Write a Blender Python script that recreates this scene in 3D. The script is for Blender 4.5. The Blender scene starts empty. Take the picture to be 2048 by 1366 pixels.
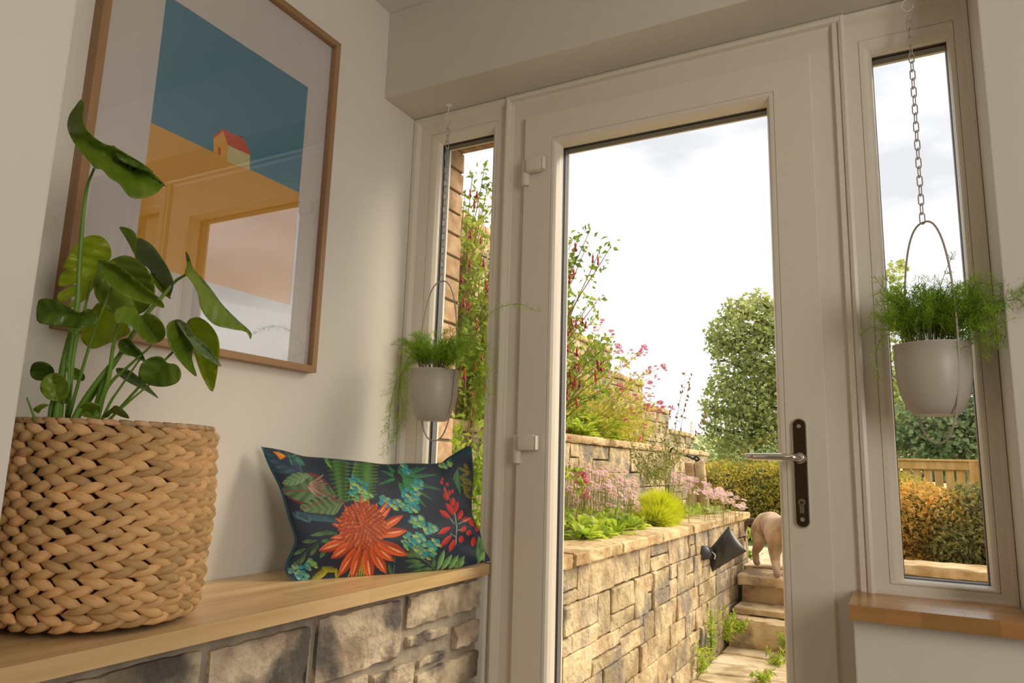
import bpy, bmesh, math, random
import numpy as np
from mathutils import Vector, Matrix, noise as mn
from mathutils.geometry import delaunay_2d_cdt
random.seed(7)
rng = np.random.default_rng(7)
SC = bpy.context.scene
COL = SC.collection
PI = math.pi

# ------------------------------------------------------------------ camera
CAM = Vector((1.447, -1.908, 1.0))
FPX = 1424.4
_y, _p, _r = -0.49612469, 0.17121468, 0.02912876
FW = Vector((math.sin(_y)*math.cos(_p), math.cos(_y)*math.cos(_p), math.sin(_p)))
_R = FW.cross(Vector((0, 0, 1))).normalized()
_U = _R.cross(FW)
RT = _R*math.cos(_r) + _U*math.sin(_r)
UP = _U*math.cos(_r) - _R*math.sin(_r)
cam = bpy.data.cameras.new('camera')
cam.sensor_width = 36; cam.lens = FPX/2048*36
cam.clip_start = 0.02; cam.clip_end = 2000
co = bpy.data.objects.new('camera', cam); COL.objects.link(co)
m = Matrix((RT, UP, -FW)).transposed().to_4x4(); m.translation = CAM
co.matrix_world = m
SC.camera = co

def V(px, py, X=None, Y=None, Z=None, D=None):
    """point in the world that a photo pixel shows, on a plane X/Y/Z or at forward distance D"""
    d = FW + RT*((px-1024)/FPX) - UP*((py-683)/FPX)
    if X is not None: t = (X-CAM.x)/d.x
    elif Y is not None: t = (Y-CAM.y)/d.y
    elif Z is not None: t = (Z-CAM.z)/d.z
    else: t = D
    return CAM + d*t

# ------------------------------------------------------------------ world, sun, added room fill, exposure
SC.view_settings.view_transform = 'Standard'
SC.view_settings.look = 'None'
SC.view_settings.exposure = 0.17
SC.view_settings.gamma = 1.0
SC.view_settings.use_curve_mapping = False
W = bpy.data.worlds.new('sky'); SC.world = W; W.use_nodes = True
nt = W.node_tree; nt.nodes.clear()
def wn(t, **k):
    n = nt.nodes.new(t)
    for a, b in k.items(): setattr(n, a, b)
    return n
tc = wn('ShaderNodeTexCoord'); mp = wn('ShaderNodeMapping'); mp.inputs['Scale'].default_value = (1.6, 1.6, 4.5)
nz = wn('ShaderNodeTexNoise'); nz.inputs['Scale'].default_value = 1.7; nz.inputs['Detail'].default_value = 5; nz.inputs['Roughness'].default_value = .5
cr = wn('ShaderNodeValToRGB')
cr.color_ramp.elements[0].position = .34; cr.color_ramp.elements[0].color = (.53, .54, .56, 1)
cr.color_ramp.elements[1].position = .56; cr.color_ramp.elements[1].color = (.92, .915, .91, 1)
bg = wn('ShaderNodeBackground'); bg.inputs['Strength'].default_value = 1.45
wo = wn('ShaderNodeOutputWorld')
for a, b in ((tc.outputs['Generated'], mp.inputs['Vector']), (mp.outputs[0], nz.inputs['Vector']), (nz.outputs['Fac'], cr.inputs[0]), (cr.outputs[0], bg.inputs[0]), (bg.outputs[0], wo.inputs[0])):
    nt.links.new(a, b)
def sunlight(name, towards, strength, angle, color):
    l = bpy.data.lights.new(name, 'SUN'); l.energy = strength; l.angle = math.radians(angle); l.color = color
    o = bpy.data.objects.new(name, l); COL.objects.link(o)
    o.rotation_euler = Vector(towards).to_track_quat('Z', 'Y').to_euler(); o.location = (0, 8, 12)
sunlight('hazy_sun', (.62, .46, .62), 4.0, 40, (1, .86, .62))
def area(name, loc, target, sx, sy, power, color):
    l = bpy.data.lights.new(name, 'AREA'); l.shape = 'RECTANGLE'; l.size = sx; l.size_y = sy; l.energy = power; l.color = color
    o = bpy.data.objects.new(name, l); COL.objects.link(o); o.location = loc
    o.rotation_euler = (Vector(loc)-Vector(target)).to_track_quat('Z', 'Y').to_euler()
area('side_fill', (3.05, -1.7, 1.5), (0, -1.0, 1.2), 1.2, 1.3, 30, (1, .95, .88))  # added area light, brightens the left wall; stands for a presumed window, none built
area('room_fill', (1.8, -3.9, 2.2), (1.0, 0, .8), 1.0, .7, 2.6, (1, .72, .46))  # unseen warm fill added behind the camera, no lamp known there

# ------------------------------------------------------------------ helpers
class MB:
    def __init__(s): s.v = []; s.f = []; s.m = []; s.mi = 0
    def add(s, vs, fs, mi=None):
        k = len(s.v); s.v.extend([tuple(p) for p in vs])
        for f in fs: s.f.append(tuple(i+k for i in f)); s.m.append(s.mi if mi is None else mi)
        return s
    def box(s, a, b, mi=None):
        x0, y0, z0 = a; x1, y1, z1 = b
        return s.add([(x0,y0,z0),(x1,y0,z0),(x1,y1,z0),(x0,y1,z0),(x0,y0,z1),(x1,y0,z1),(x1,y1,z1),(x0,y1,z1)],
                     [(0,3,2,1),(4,5,6,7),(0,1,5,4),(1,2,6,5),(2,3,7,6),(3,0,4,7)], mi)
    def prism(s, poly, d, mi=None):
        """closed solid: polygon (3-D points) pushed along d"""
        n = len(poly); d = Vector(d); p = [Vector(q) for q in poly]
        fs = [tuple(range(n-1, -1, -1)), tuple(range(n, 2*n))] + [(i, (i+1) % n, (i+1) % n+n, i+n) for i in range(n)]
        return s.add(p+[q+d for q in p], fs, mi)
    def tube(s, pts, r, n=6, cap=True, closed=False, flat=1.0, mi=None):
        pts = [Vector(p) for p in pts]; N = len(pts)
        rr = r if hasattr(r, '__len__') else [r]*N
        vs = []; prev = None
        for i, p in enumerate(pts):
            if closed: t = pts[(i+1) % N]-pts[i-1]
            else: t = pts[min(i+1, N-1)]-pts[max(i-1, 0)]
            if t.length < 1e-9: t = Vector((0, 0, 1))
            t.normalize()
            if prev is None:
                a = Vector((0, 0, 1)) if abs(t.z) < .9 else Vector((1, 0, 0))
                u = t.cross(a).normalized()
            else:
                u = (prev-t*prev.dot(t))
                u = u.normalized() if u.length > 1e-6 else t.orthogonal().normalized()
            prev = u; w = t.cross(u)
            for k in range(n):
                a = 2*PI*k/n; vs.append(p+(u*math.cos(a)+w*math.sin(a)*flat)*rr[i])
        fs = []
        M = N if closed else N-1
        for i in range(M):
            j = (i+1) % N
            for k in range(n): fs.append((i*n+k, i*n+(k+1) % n, j*n+(k+1) % n, j*n+k))
        if cap and not closed:
            fs.append(tuple(range(n-1, -1, -1))); fs.append(tuple((N-1)*n+k for k in range(n)))
        return s.add(vs, fs, mi)
    def lathe(s, prof, c, n=48, mi=None):
        vs = []; fs = []; c = Vector(c)
        for r, z in prof:
            for k in range(n):
                a = 2*PI*k/n; vs.append(c+Vector((r*math.cos(a), r*math.sin(a), z)))
        for i in range(len(prof)-1):
            for k in range(n): fs.append((i*n+k, i*n+(k+1) % n, (i+1)*n+(k+1) % n, (i+1)*n+k))
        return s.add(vs, fs, mi)
    def ball(s, c, r, nu=10, nv=7, mi=None, jit=0):
        c = Vector(c); r = Vector(r) if hasattr(r, '__len__') else Vector((r, r, r))
        vs = [c+Vector((0, 0, -r.z))]
        for j in range(1, nv):
            ph = -PI/2+PI*j/nv
            for i in range(nu):
                a = 2*PI*i/nu; k = 1+random.uniform(-jit, jit)
                vs.append(c+Vector((r.x*math.cos(ph)*math.cos(a)*k, r.y*math.cos(ph)*math.sin(a)*k, r.z*math.sin(ph)*k)))
        vs.append(c+Vector((0, 0, r.z)))
        fs = [(0, 1+(i+1) % nu, 1+i) for i in range(nu)]
        for j in range(nv-2):
            for i in range(nu): a = 1+j*nu; fs.append((a+i, a+(i+1) % nu, a+nu+(i+1) % nu, a+nu+i))
        t = len(vs)-1; a = 1+(nv-2)*nu
        fs += [(a+i, a+(i+1) % nu, t) for i in range(nu)]
        return s.add(vs, fs, mi)

def mesh_of(name, mb, mats, smooth=False, bevel=0, auto=None):
    me = bpy.data.meshes.new(name)
    me.from_pydata(mb.v, [], mb.f)
    mats = mats if isinstance(mats, (list, tuple)) else [mats]
    for q in mats: me.materials.append(q)
    if len(mats) > 1: me.polygons.foreach_set('material_index', mb.m)
    if bevel:
        bm = bmesh.new(); bm.from_mesh(me)
        bmesh.ops.recalc_face_normals(bm, faces=bm.faces)
        es = [e for e in bm.edges if len(e.link_faces) == 2 and e.calc_face_angle(0) > .6]
        bmesh.ops.bevel(bm, geom=es, offset=bevel, segments=2, affect='EDGES', profile=.6, clamp_overlap=True)
        bm.to_mesh(me); bm.free()
    if smooth: me.polygons.foreach_set('use_smooth', [True]*len(me.polygons))
    me.update()
    return me
def link(name, me, parent=None, **kw):
    o = bpy.data.objects.new(name, me); COL.objects.link(o)
    if parent is not None:
        o.parent = parent
        if not kw.pop('local', False): o.matrix_parent_inverse = world_of(parent).inverted()
    for k, v in kw.items():
        if k != 'local' and v is not None: o[k] = v
    return o
def world_of(o):
    w = o.matrix_basis.copy()
    if o.parent: w = world_of(o.parent) @ o.matrix_parent_inverse @ w
    return w
def obj(name, mb, mats, parent=None, smooth=False, bevel=0, **kw):
    return link(name, mesh_of(name, mb, mats, smooth, bevel), parent, **kw)
def thing(name, label, cat, loc=(0, 0, 0), group=None, kind=None):
    o = bpy.data.objects.new(name, None); COL.objects.link(o); o.empty_display_size = .1
    o.location = loc
    if label: o['label'] = label
    if cat: o['category'] = cat
    if group: o['group'] = group
    if kind: o['kind'] = kind
    return o
def shade_angle(o, ang=.6):
    me = o.data; me.polygons.foreach_set('use_smooth', [True]*len(me.polygons))
    try: me.set_sharp_from_angle(angle=ang)
    except Exception: pass
def spline(pts, n=8):
    pts = [Vector(p) for p in pts]
    P = [pts[0]*2-pts[1]]+pts+[pts[-1]*2-pts[-2]]
    out = []
    for i in range(1, len(P)-2):
        for k in range(n):
            t = k/n; a, b, c, d = P[i-1], P[i], P[i+1], P[i+2]
            out.append(.5*((2*b)+(c-a)*t+(2*a-5*b+4*c-d)*t*t+(3*b-a-3*c+d)*t**3))
    out.append(pts[-1]); return out

# ------------------------------------------------------------------ materials
def pm(name, c1, c2=None, scale=8, rough=.6, bump=0, bscale=None, metal=0, stretch=(1, 1, 1), detail=4, lo=.35, hi=.65,
       rand=0, translu=0, spec=.5, coat=0, vari='object', hue=.03, c3=None, scale3=2, island=False, sheen=0):
    M = bpy.data.materials.new(name); M.use_nodes = True
    t = M.node_tree; t.nodes.clear(); L = t.links.new
    def N(k, **a):
        n = t.nodes.new(k)
        for x, y in a.items(): setattr(n, x, y)
        return n
    out = N('ShaderNodeOutputMaterial'); b = N('ShaderNodeBsdfPrincipled')
    b.inputs['Roughness'].default_value = rough; b.inputs['Metallic'].default_value = metal
    b.inputs['Specular IOR Level'].default_value = spec; b.inputs['Coat Weight'].default_value = coat
    if sheen: b.inputs['Sheen Weight'].default_value = sheen
    tcn = N('ShaderNodeTexCoord'); mpn = N('ShaderNodeMapping'); mpn.inputs['Scale'].default_value = stretch
    L(tcn.outputs['Object'], mpn.inputs[0])
    col = None
    if c2 is not None:
        n = N('ShaderNodeTexNoise'); n.inputs['Scale'].default_value = scale; n.inputs['Detail'].default_value = detail
        L(mpn.outputs[0], n.inputs['Vector'])
        r = N('ShaderNodeValToRGB'); r.color_ramp.elements[0].position = lo; r.color_ramp.elements[1].position = hi
        r.color_ramp.elements[0].color = (*c1, 1); r.color_ramp.elements[1].color = (*c2, 1)
        L(n.outputs['Fac'], r.inputs[0]); col = r.outputs[0]
    if c3 is not None:
        n = N('ShaderNodeTexNoise'); n.inputs['Scale'].default_value = scale3; n.inputs['Detail'].default_value = 5
        L(mpn.outputs[0], n.inputs['Vector'])
        r = N('ShaderNodeValToRGB'); r.color_ramp.elements[0].position = .5; r.color_ramp.elements[1].position = .62
        r.color_ramp.elements[0].color = (0, 0, 0, 1); r.color_ramp.elements[1].color = (1, 1, 1, 1)
        L(n.outputs['Fac'], r.inputs[0])
        mx = N('ShaderNodeMix', data_type='RGBA'); L(r.outputs[0], mx.inputs['Factor']); L(col, mx.inputs[6]); mx.inputs[7].default_value = (*c3, 1)
        col = mx.outputs[2]
    if rand:
        if island:
            fa = N('ShaderNodeMath', operation='ADD'); fb_ = N('ShaderNodeMath', operation='FRACT')
            L(N('ShaderNodeNewGeometry').outputs['Random Per Island'], fa.inputs[0]); L(N('ShaderNodeObjectInfo').outputs['Random'], fa.inputs[1]); L(fa.outputs[0], fb_.inputs[0]); ri = fb_.outputs[0]
        else: ri = N('ShaderNodeObjectInfo').outputs['Random']
        h = N('ShaderNodeHueSaturation')
        mr = N('ShaderNodeMapRange'); L(ri, mr.inputs['Value']); mr.inputs['To Min'].default_value = 1-rand; mr.inputs['To Max'].default_value = 1+rand*.7
        mh = N('ShaderNodeMapRange'); L(ri, mh.inputs['Value']); mh.inputs['To Min'].default_value = .5+rand*hue; mh.inputs['To Max'].default_value = .5-rand*hue
        L(mr.outputs[0], h.inputs['Value']); L(mh.outputs[0], h.inputs['Hue'])
        if col is not None: L(col, h.inputs['Color'])
        else: h.inputs['Color'].default_value = (*c1, 1)
        col = h.outputs[0]
    if col is not None: L(col, b.inputs['Base Color'])
    else: b.inputs['Base Color'].default_value = (*c1, 1)
    if bump:
        n = N('ShaderNodeTexNoise'); n.inputs['Scale'].default_value = bscale or scale*3; n.inputs['Detail'].default_value = 6
        L(mpn.outputs[0], n.inputs['Vector'])
        bp = N('ShaderNodeBump'); bp.inputs['Strength'].default_value = 1; bp.inputs['Distance'].default_value = bump
        L(n.outputs['Fac'], bp.inputs['Height']); L(bp.outputs[0], b.inputs['Normal'])
    if translu:
        tr = N('ShaderNodeBsdfTranslucent'); mx = N('ShaderNodeMixShader'); mx.inputs[0].default_value = translu
        if col is not None: L(col, tr.inputs[0])
        else: tr.inputs[0].default_value = (*c1, 1)
        L(b.outputs[0], mx.inputs[1]); L(tr.outputs[0], mx.inputs[2]); L(mx.outputs[0], out.inputs[0])
    else: L(b.outputs[0], out.inputs[0])
    return M
def glass_mat(name, ior=1.5, tint=(1, 1, 1), smear=0.0):
    M = bpy.data.materials.new(name); M.use_nodes = True
    t = M.node_tree; t.nodes.clear(); L = t.links.new
    out = t.nodes.new('ShaderNodeOutputMaterial'); a = t.nodes.new('ShaderNodeBsdfTransparent'); a.inputs[0].default_value = (*tint, 1)
    g = t.nodes.new('ShaderNodeBsdfGlossy'); g.inputs['Roughness'].default_value = .0
    f = t.nodes.new('ShaderNodeFresnel'); f.inputs[0].default_value = ior
    mx = t.nodes.new('ShaderNodeMixShader'); ge = t.nodes.new('ShaderNodeNewGeometry'); mu = t.nodes.new('ShaderNodeMath'); mu.operation = 'SUBTRACT'; mu.use_clamp = True
    L(f.outputs[0], mu.inputs[0]); L(ge.outputs['Backfacing'], mu.inputs[1])
    L(mu.outputs[0], mx.inputs[0]); L(a.outputs[0], mx.inputs[1]); L(g.outputs[0], mx.inputs[2]); L(mx.outputs[0], out.inputs[0])
    return M
def vcol_mat(name, rough=.7, bump=0, bscale=400, translu=0):
    M = pm(name, (1, 1, 1), rough=rough, bump=bump, bscale=bscale, sheen=.1)
    t = M.node_tree; a = t.nodes.new('ShaderNodeVertexColor'); a.layer_name = 'print'
    t.links.new(a.outputs[0], [n for n in t.nodes if n.type == 'BSDF_PRINCIPLED'][0].inputs['Base Color'])
    return M

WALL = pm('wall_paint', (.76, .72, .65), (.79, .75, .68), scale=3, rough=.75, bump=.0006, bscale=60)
WALL_SHADE = pm('wall_paint_shaded', (.65, .60, .535), (.67, .62, .555), scale=4, rough=.75, bump=.0006, bscale=60)  # same paint as the other walls, darkened to imitate shade on the front wall
CEIL = pm('ceiling_paint', (.76, .73, .68), rough=.8)
UPVC = pm('white_upvc', (.76, .70, .60), rough=.32, spec=.5)
GASK = pm('black_gasket', (.02, .018, .017), rough=.5)
SPAC = pm('brown_grey_spacer', (.11, .105, .105), rough=.5)
GLASS = glass_mat('window_glass', 1.45)
PGLASS = glass_mat('picture_glass', 3.0)
def wood(name, dark, light, rough=.4, axis=1, rand=.18):
    st = [14, 14, 14]; st[axis] = .9
    return pm(name, dark, light, scale=2.2, rough=rough, stretch=tuple(st), bump=.0004, bscale=9, detail=8, rand=rand, lo=.3, hi=.7, spec=.4)
OAK = wood('oak_bench', (.62, .39, .17), (.84, .60, .32), rough=.34, rand=.12)
OAKX = wood('oak_sill', (.36, .18, .06), (.56, .31, .11), rough=.25, axis=0, rand=.16)
FRAMEW = wood('oak_picture_frame', (.30, .17, .075), (.42, .25, .12), rough=.5, rand=.1)
CHROME = pm('polished_chrome', (.78, .74, .68), rough=.07, metal=1)
BRONZE = pm('dark_mirror_plate', (.13, .09, .06), rough=.12, metal=1)
STONE_IN = pm('interior_stone', (.34, .26, .18), (.72, .59, .42), scale=11, rough=.9, bump=.006, bscale=70, detail=12, rand=.22, c3=(.13, .11, .095), scale3=6, lo=.38, hi=.6)
MORTAR_IN = pm('interior_mortar', (.30, .25, .19), (.42, .36, .28), scale=20, rough=.95, bump=.004, bscale=60)
STONE = pm('garden_stone', (.36, .27, .15), (.66, .53, .33), scale=9, rough=.95, bump=.02, bscale=34, detail=10, rand=.2, c3=(.27, .23, .18), scale3=6)
STONEC = pm('coping_stone', (.52, .36, .18), (.78, .60, .36), scale=9, rough=.95, bump=.01, bscale=40, detail=8, rand=.15, c3=(.42, .27, .13), scale3=5)
STEPS = pm('step_stone', (.50, .36, .20), (.74, .58, .36), scale=8, rough=.95, bump=.012, bscale=22, detail=9, rand=.15, c3=(.30, .22, .14), scale3=5)
JOINT = pm('dark_joint_mortar', (.13, .10, .065), (.24, .19, .12), scale=12, rough=1, bump=.006)
SOIL = pm('dark_soil', (.05, .035, .02), (.12, .09, .05), scale=25, rough=1, bump=.01)
BRICK = pm('tan_brick', (.36, .22, .12), (.56, .38, .23), scale=22, rough=.95, bump=.003, bscale=90, rand=.15)

# ------------------------------------------------------------------ room shell
def S(name, mb, mt, **k):
    o = obj(name, mb, mt, kind='structure', **k); return o
ZS, ZC, YH = 2.194, 2.506, -.178
XR = 1.657
S('floor', MB().box((-.3, -5, -.1), (3.3, .10, 0)), pm('floor_tiles', (.30, .26, .22), (.36, .32, .27), scale=3, rough=.4))
S('ceiling', MB().box((-.3, -5, ZC), (3.3, .35, ZC+.2)), CEIL)
S('wall_left', MB().box((-.3, -5, 0), (0, .07, ZC)), WALL)
S('wall_back', MB().box((-.3, -5.2, 0), (3.3, -5, ZC)), WALL)
mb = MB().box((3.1, -5, 0), (3.3, -.178, ZC))
S('wall_right', mb, WALL)
S('wall_near_left', MB().box((0, -5, 0), (.335, -1.34, ZC)), WALL, bevel=.004)
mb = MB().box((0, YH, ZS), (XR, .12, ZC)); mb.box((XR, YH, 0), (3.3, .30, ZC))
S('wall_front', mb, WALL_SHADE, bevel=.003)
S('wall_below_window', MB().box((1.345, YH, 0), (XR, .10, .704)), WALL, bevel=.003)
# outside skin of the house
mb = MB().box((-4, .07, -.1), (-.30, .12, 4.6)); mb.box((-.30, .10, ZS), (3.4, .30, 4.6)); mb.box((3.3, -.1, -.1), (6, .30, 4.6))
S('wall_outside', mb, BRICK)

# ------------------------------------------------------------------ upvc frames
def ring(mb, rect, prof, w):
    """profile (u 0..1, y) swept round rect x0,x1,z0,z1 with mitred corners, w = widths left,right,bottom,top"""
    x0, x1, z0, z1 = rect; l, r, b, t = w
    vs = []
    for u, y in prof:
        vs += [(x0+u*l, y, z0+u*b), (x1-u*r, y, z0+u*b), (x1-u*r, y, z1-u*t), (x0+u*l, y, z1-u*t)]
    n = len(prof); fs = []
    for i in range(n):
        j = (i+1) % n
        for k in range(4):
            q = (k+1) % 4; fs.append((i*4+k, i*4+q, j*4+q, j*4+k))
    mb.add(vs, fs); return mb
def glazed(parent, rect):
    x0, x1, z0, z1 = rect
    e = .006
    obj('gasket', ring(MB(), (x0-.02, x1+.02, z0-.02, z1+.02), [(0, .028), (1, .028), (1, .034), (0, .034)], (.0210,)*4), GASK, parent)
    obj('glass_pane', MB().box((x0-.01, .036, z0-.01), (x1+.01, .040, z1+.01)), GLASS, parent)
    obj('spacer_bar', ring(MB(), (x0-.02, x1+.02, z0-.02, z1+.02), [(0, .041), (1, .041), (1, .068), (0, .068)], (.0212,)*4), SPAC, parent)
    obj('outer_bead', ring(MB(), (x0-.03, x1+.03, z0-.03, z1+.03), [(0, .0685), (1, .0685), (1, .078), (0, .078)], (.030,)*4), UPVC, parent)
PS = [(0, .07), (0, -.006), (.03, -.012), (.16, -.012), (.22, -.004), (.26, .001), (.66, .001), (.675, .004), (.69, .001), (.80, .001), (.90, .007), (.97, .018), (1, .028), (1, .034), (.9, .034), (.9, .07)]
w1 = thing('window_1', None, None, (.19, 0, .71), kind='structure')
obj('window_frame', ring(MB(), (0, .385, .712, ZS), PS, (.104, .073, .06, .100)), UPVC, w1)
glazed(w1, (.104, .312, .772, 2.094))
w2 = thing('window_2', None, None, (1.52, 0, .73), kind='structure')
obj('window_frame', ring(MB(), (1.352, XR, .734, ZS), PS, (.092, .047, .034, .119)), UPVC, w2)
glazed(w2, (1.444, 1.610, .768, 2.075))
# fixed frame of the door, between the two side windows
PD = [(0, .07), (0, .0), (.02, -.016), (.10, -.019), (.18, -.016), (.22, -.004), (.30, -.002), (.34, .0), (.96, .0), (1, .004), (1, .07)]
fr = ring(MB(), (.372, 1.386, -.06, ZS), PD, (.082, .090, .06, .096))
S('trim_1', fr, UPVC)
S('trim_2', MB().box((0, -.004, .0), (.385, .06, .712)), UPVC)
S('trim_3', MB().box((.37, -.035, 0), (1.386, .07, .022)), UPVC)
d1 = thing('door_1', None, None, (.875, 0, .02), kind='structure')
LX0, LX1, LZ0, LZ1 = .4475, 1.2994, .03, 2.1025
PL = [(0, .05), (0, -.013), (.03, -.018), (.80, -.018), (.815, -.015), (.83, -.018), (.90, -.017), (.95, -.010), (.985, .004), (1, .022), (1, .034), (.93, .034), (.93, .05)]
obj('door_leaf', ring(MB(), (LX0, LX1, LZ0, LZ1), PL, (.1175, .1184, .14, .1085)), UPVC, d1)
glazed(d1, (.565, 1.181, .17, 1.994))
# mitre lines at the leaf corners (fine shadow gaps of the welded joints)
def rbox(mb, c, s, seg=3):
    mb.box((c[0]-s[0]/2, c[1]-s[1]/2, c[2]-s[2]/2), (c[0]+s[0]/2, c[1]+s[1]/2, c[2]+s[2]/2))
for (px, py) in ((1066, 328), (1050, 885)):
    c = V(px, py, Y=-.042)

    mbh = MB(); rbox(mbh, (c.x+.004, -.034, c.z), (.056, .030, .045))
    hh = obj('hinge', mbh, UPVC, d1, bevel=.008); shade_angle(hh, .9)
    mbk = MB(); mbk.tube([(c.x-.034, -.024, c.z+.022), (c.x-.034, -.024, c.z-.060)], .0125, 14)
    k = obj('hinge_barrel', mbk, UPVC, hh, smooth=False); shade_angle(k)
    mbe = MB().box((c.x+.032, -.047, c.z-.0205), (c.x+.037, -.026, c.z+.0205))
    obj('hinge_end_cap', mbe, UPVC, hh, bevel=.002)
    mbs = MB()
    for q in (-.005, .005): mbs.tube([(c.x-.034+q, -.024+q*.5, c.z-.0595), (c.x-.034+q, -.024+q*.5, c.z-.0606)], .0022, 8)
    obj('screw_hole', mbs, GASK, hh)
# handle
hz0, hz1 = V(1612, 1055, Y=-.028).z, V(1600, 838, Y=-.028).z
hx = V(1601, 915, Y=-.028).x-.001
pl = []
W2 = .0145
for k in range(13): a = PI*k/12; pl.append((hx+W2*math.cos(a), -.018, hz1-W2+W2*math.sin(a)))
for k in range(13): a = PI+PI*k/12; pl.append((hx+W2*math.cos(a), -.018, hz0+W2+W2*math.sin(a)))
hd = obj('handle_plate', MB().prism(pl, (0, -.010, 0)), BRONZE, d1, bevel=.002, label='dark mirror-finish backplate')
pr = [(x+(x-hx)*.12, -.0178, z+(.0018 if z > 1 else -.0018)) for x, y, z in pl]
obj('plate_rim', MB().prism(pr, (0, -.005, 0)), CHROME, hd)
lz = V(1610, 916, Y=-.07).z
pth = [(hx, -.026, lz), (hx, -.050, lz), (hx-.003, -.066, lz), (hx-.018, -.075, lz+.0005), (hx-.045, -.077, lz+.001), (hx-.08, -.077, lz+.001), (hx-.105, -.075, lz+.001), (hx-.118, -.073, lz+.002), (hx-.122, -.072, lz+.002)]
lev = obj('lever', MB().tube(spline(pth, 5), [.0105]*10+[.0100]*5+[.0096]*5+[.009]*5+[.0085]*5+[.0075]*5+[.006]*5+[.003], 16), CHROME, hd, smooth=True)
obj('lever_collar', MB().tube([(hx, -.027, lz), (hx, -.033, lz)], .0135, 20), CHROME, hd, bevel=.001)
for zz in (hz1-.018, hz0+.018):
    s_ = MB().tube([(hx, -.0275, zz), (hx, -.0295, zz)], .0052, 14)
    sc = obj('screw', s_, CHROME, hd, bevel=.0006)
kz = hz0+.058
obj('lock_cylinder', MB().tube([(hx, -.027, kz), (hx, -.034, kz)], .0085, 20).box((hx-.005, -.033, kz-.026), (hx+.005, -.027, kz)), pm('steel_lock', (.35, .30, .24), rough=.25, metal=1), hd, bevel=.0012)
obj('keyhole', MB().tube([(hx, -.0345, kz), (hx, -.0337, kz)], .0035, 12), GASK, hd)

# ------------------------------------------------------------------ stones
def block(mb, o, u, v, n, nu=5, nv=4, depth=.05, rough=.006, rnd=.012, seed=0, wob=.0, fine=.0):
    """a rough stone: front grid o + a*u + b*v, worked proud along n, with sides going back by depth"""
    o, u, v, n = Vector(o), Vector(u), Vector(v), Vector(n).normalized()
    lu, lv = u.length, v.length; vs = []; idx = {}
    for j in range(nv+1):
        for i in range(nu+1):
            a, b = i/nu, j/nv
            if i == 1: a = min(1/nu, rnd/lu)
            if i == nu-1: a = 1-min(1/nu, rnd/lu)
            if j == 1: b = min(1/nv, rnd/lv)
            if j == nv-1: b = 1-min(1/nv, rnd/lv)
            p = o+u*a+v*b
            e = (i in (0, nu))+(j in (0, nv))
            q = mn.noise(p*9+Vector((seed, 0, seed*.37)))
            q2 = mn.noise(p*26+Vector((0, seed, 0)))
            if e: p = p-n*rnd*.8*(1.3 if e == 2 else 1)+u.normalized()*q*wob+v.normalized()*q2*wob
            else: p = p+n*(q*rough*1.2+q2*rough*.7+(mn.noise(p*70)+.6*mn.noise(p*150))*fine)
            if e == 2: p = p+(o+u*.5+v*.5-p).normalized()*rnd*.3
            vs.append(p)
    W_ = nu+1
    fs = [(j*W_+i, j*W_+i+1, (j+1)*W_+i+1, (j+1)*W_+i) for j in range(nv) for i in range(nu)]
    loop = [i for i in range(nu)]+[j*W_+nu for j in range(nv)]+[nv*W_+i for i in range(nu, 0, -1)]+[j*W_ for j in range(nv, 0, -1)]
    k = len(vs); vs += [vs[i]-n*depth for i in loop]
    m_ = len(loop)
    fs += [(loop[(i+1) % m_], loop[i], k+i, k+(i+1) % m_) for i in range(m_)]
    fs.append(tuple(k+i for i in range(m_)))
    mb.add(vs, fs); return mb
def stone(name, parent, mt, o, u, v, n, **k):
    ob = obj(name, block(MB(), o, u, v, n, **k), mt, parent)
    shade_angle(ob, .5); return ob

# interior stone base below the bench
sb = thing('stone_plinth', None, None, (.17, -.8, 0), kind='structure'); sb.name = 'wall_plinth'
obj('mortar', MB().box((0, -1.9, 0), (.332, -.008, .672)), MORTAR_IN, sb)
SI = [(-1.30, -.985, .45, .66), (-.962, -.716, .44, .655), (-.688, -.405, .53, .662), (-.372, -.02, .588, .663), (-.366, -.186, .541, .566), (-.15, -.02, .494, .555),
      (-.31, -.186, .486, .503), (-.315, -.02, .40, .468), (-.50, -.338, .40, .506), (-.66, -.52, .38, .515), (-.94, -.69, .28, .425), (-1.30, -.98, .26, .43),
      (-.66, -.34, .24, .37), (-.31, -.02, .27, .38), (-1.6, -1.33, .4, .66), (-1.6, -1.33, .2, .38)]
for y0 in np.arange(-1.6, -.1, .29):
    for z0, z1 in ((.02, .12), (.135, .235)): SI.append((y0+(.1 if z0 < .1 else 0), min(-.02, y0+.27+(.1 if z0 < .1 else 0)), z0, z1))
for i, (a, b, c, d) in enumerate(SI):
    if b-a < .04: continue
    stone('stone', sb, STONE_IN, (.345, a, c), (0, b-a, 0), (0, 0, d-c), (1, 0, 0), nu=max(5, int((b-a)/.009)), nv=max(4, int((d-c)/.009)), depth=.03, rough=.008, rnd=.004, seed=i*3.1, wob=.006, fine=.0030)
obj('plaster_edge', MB().box((.30, -.022, 0), (.362, -.004, .68)), WALL, sb, bevel=.004)

# oak bench board, built of staves
bench = thing('bench_board', 'long light oak bench board on the rough stone base', 'bench', (.18, -.7, .68))
ZB = .711
xs = [.001, .062, .125, .187, .25, .312, .370]
for i in range(6):
    y = -1.60+random.uniform(-.3, 0); first = True
    while y < -.004:
        y1 = min(-.004, y+random.uniform(.35, .7))
        if -.004-y1 < .12: y1 = -.004
        ys = max(y, -1.62)
        if y1 > -1.62:
            lo_ = ys
            if xs[i] < .33: lo_ = max(ys, -1.339)
            if y1 > lo_+.01:
                o = obj('stave', MB().box((xs[i], lo_, ZB-.03), (xs[i+1], y1, ZB)), OAK, bench, bevel=.0004)
        y = y1
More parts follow.
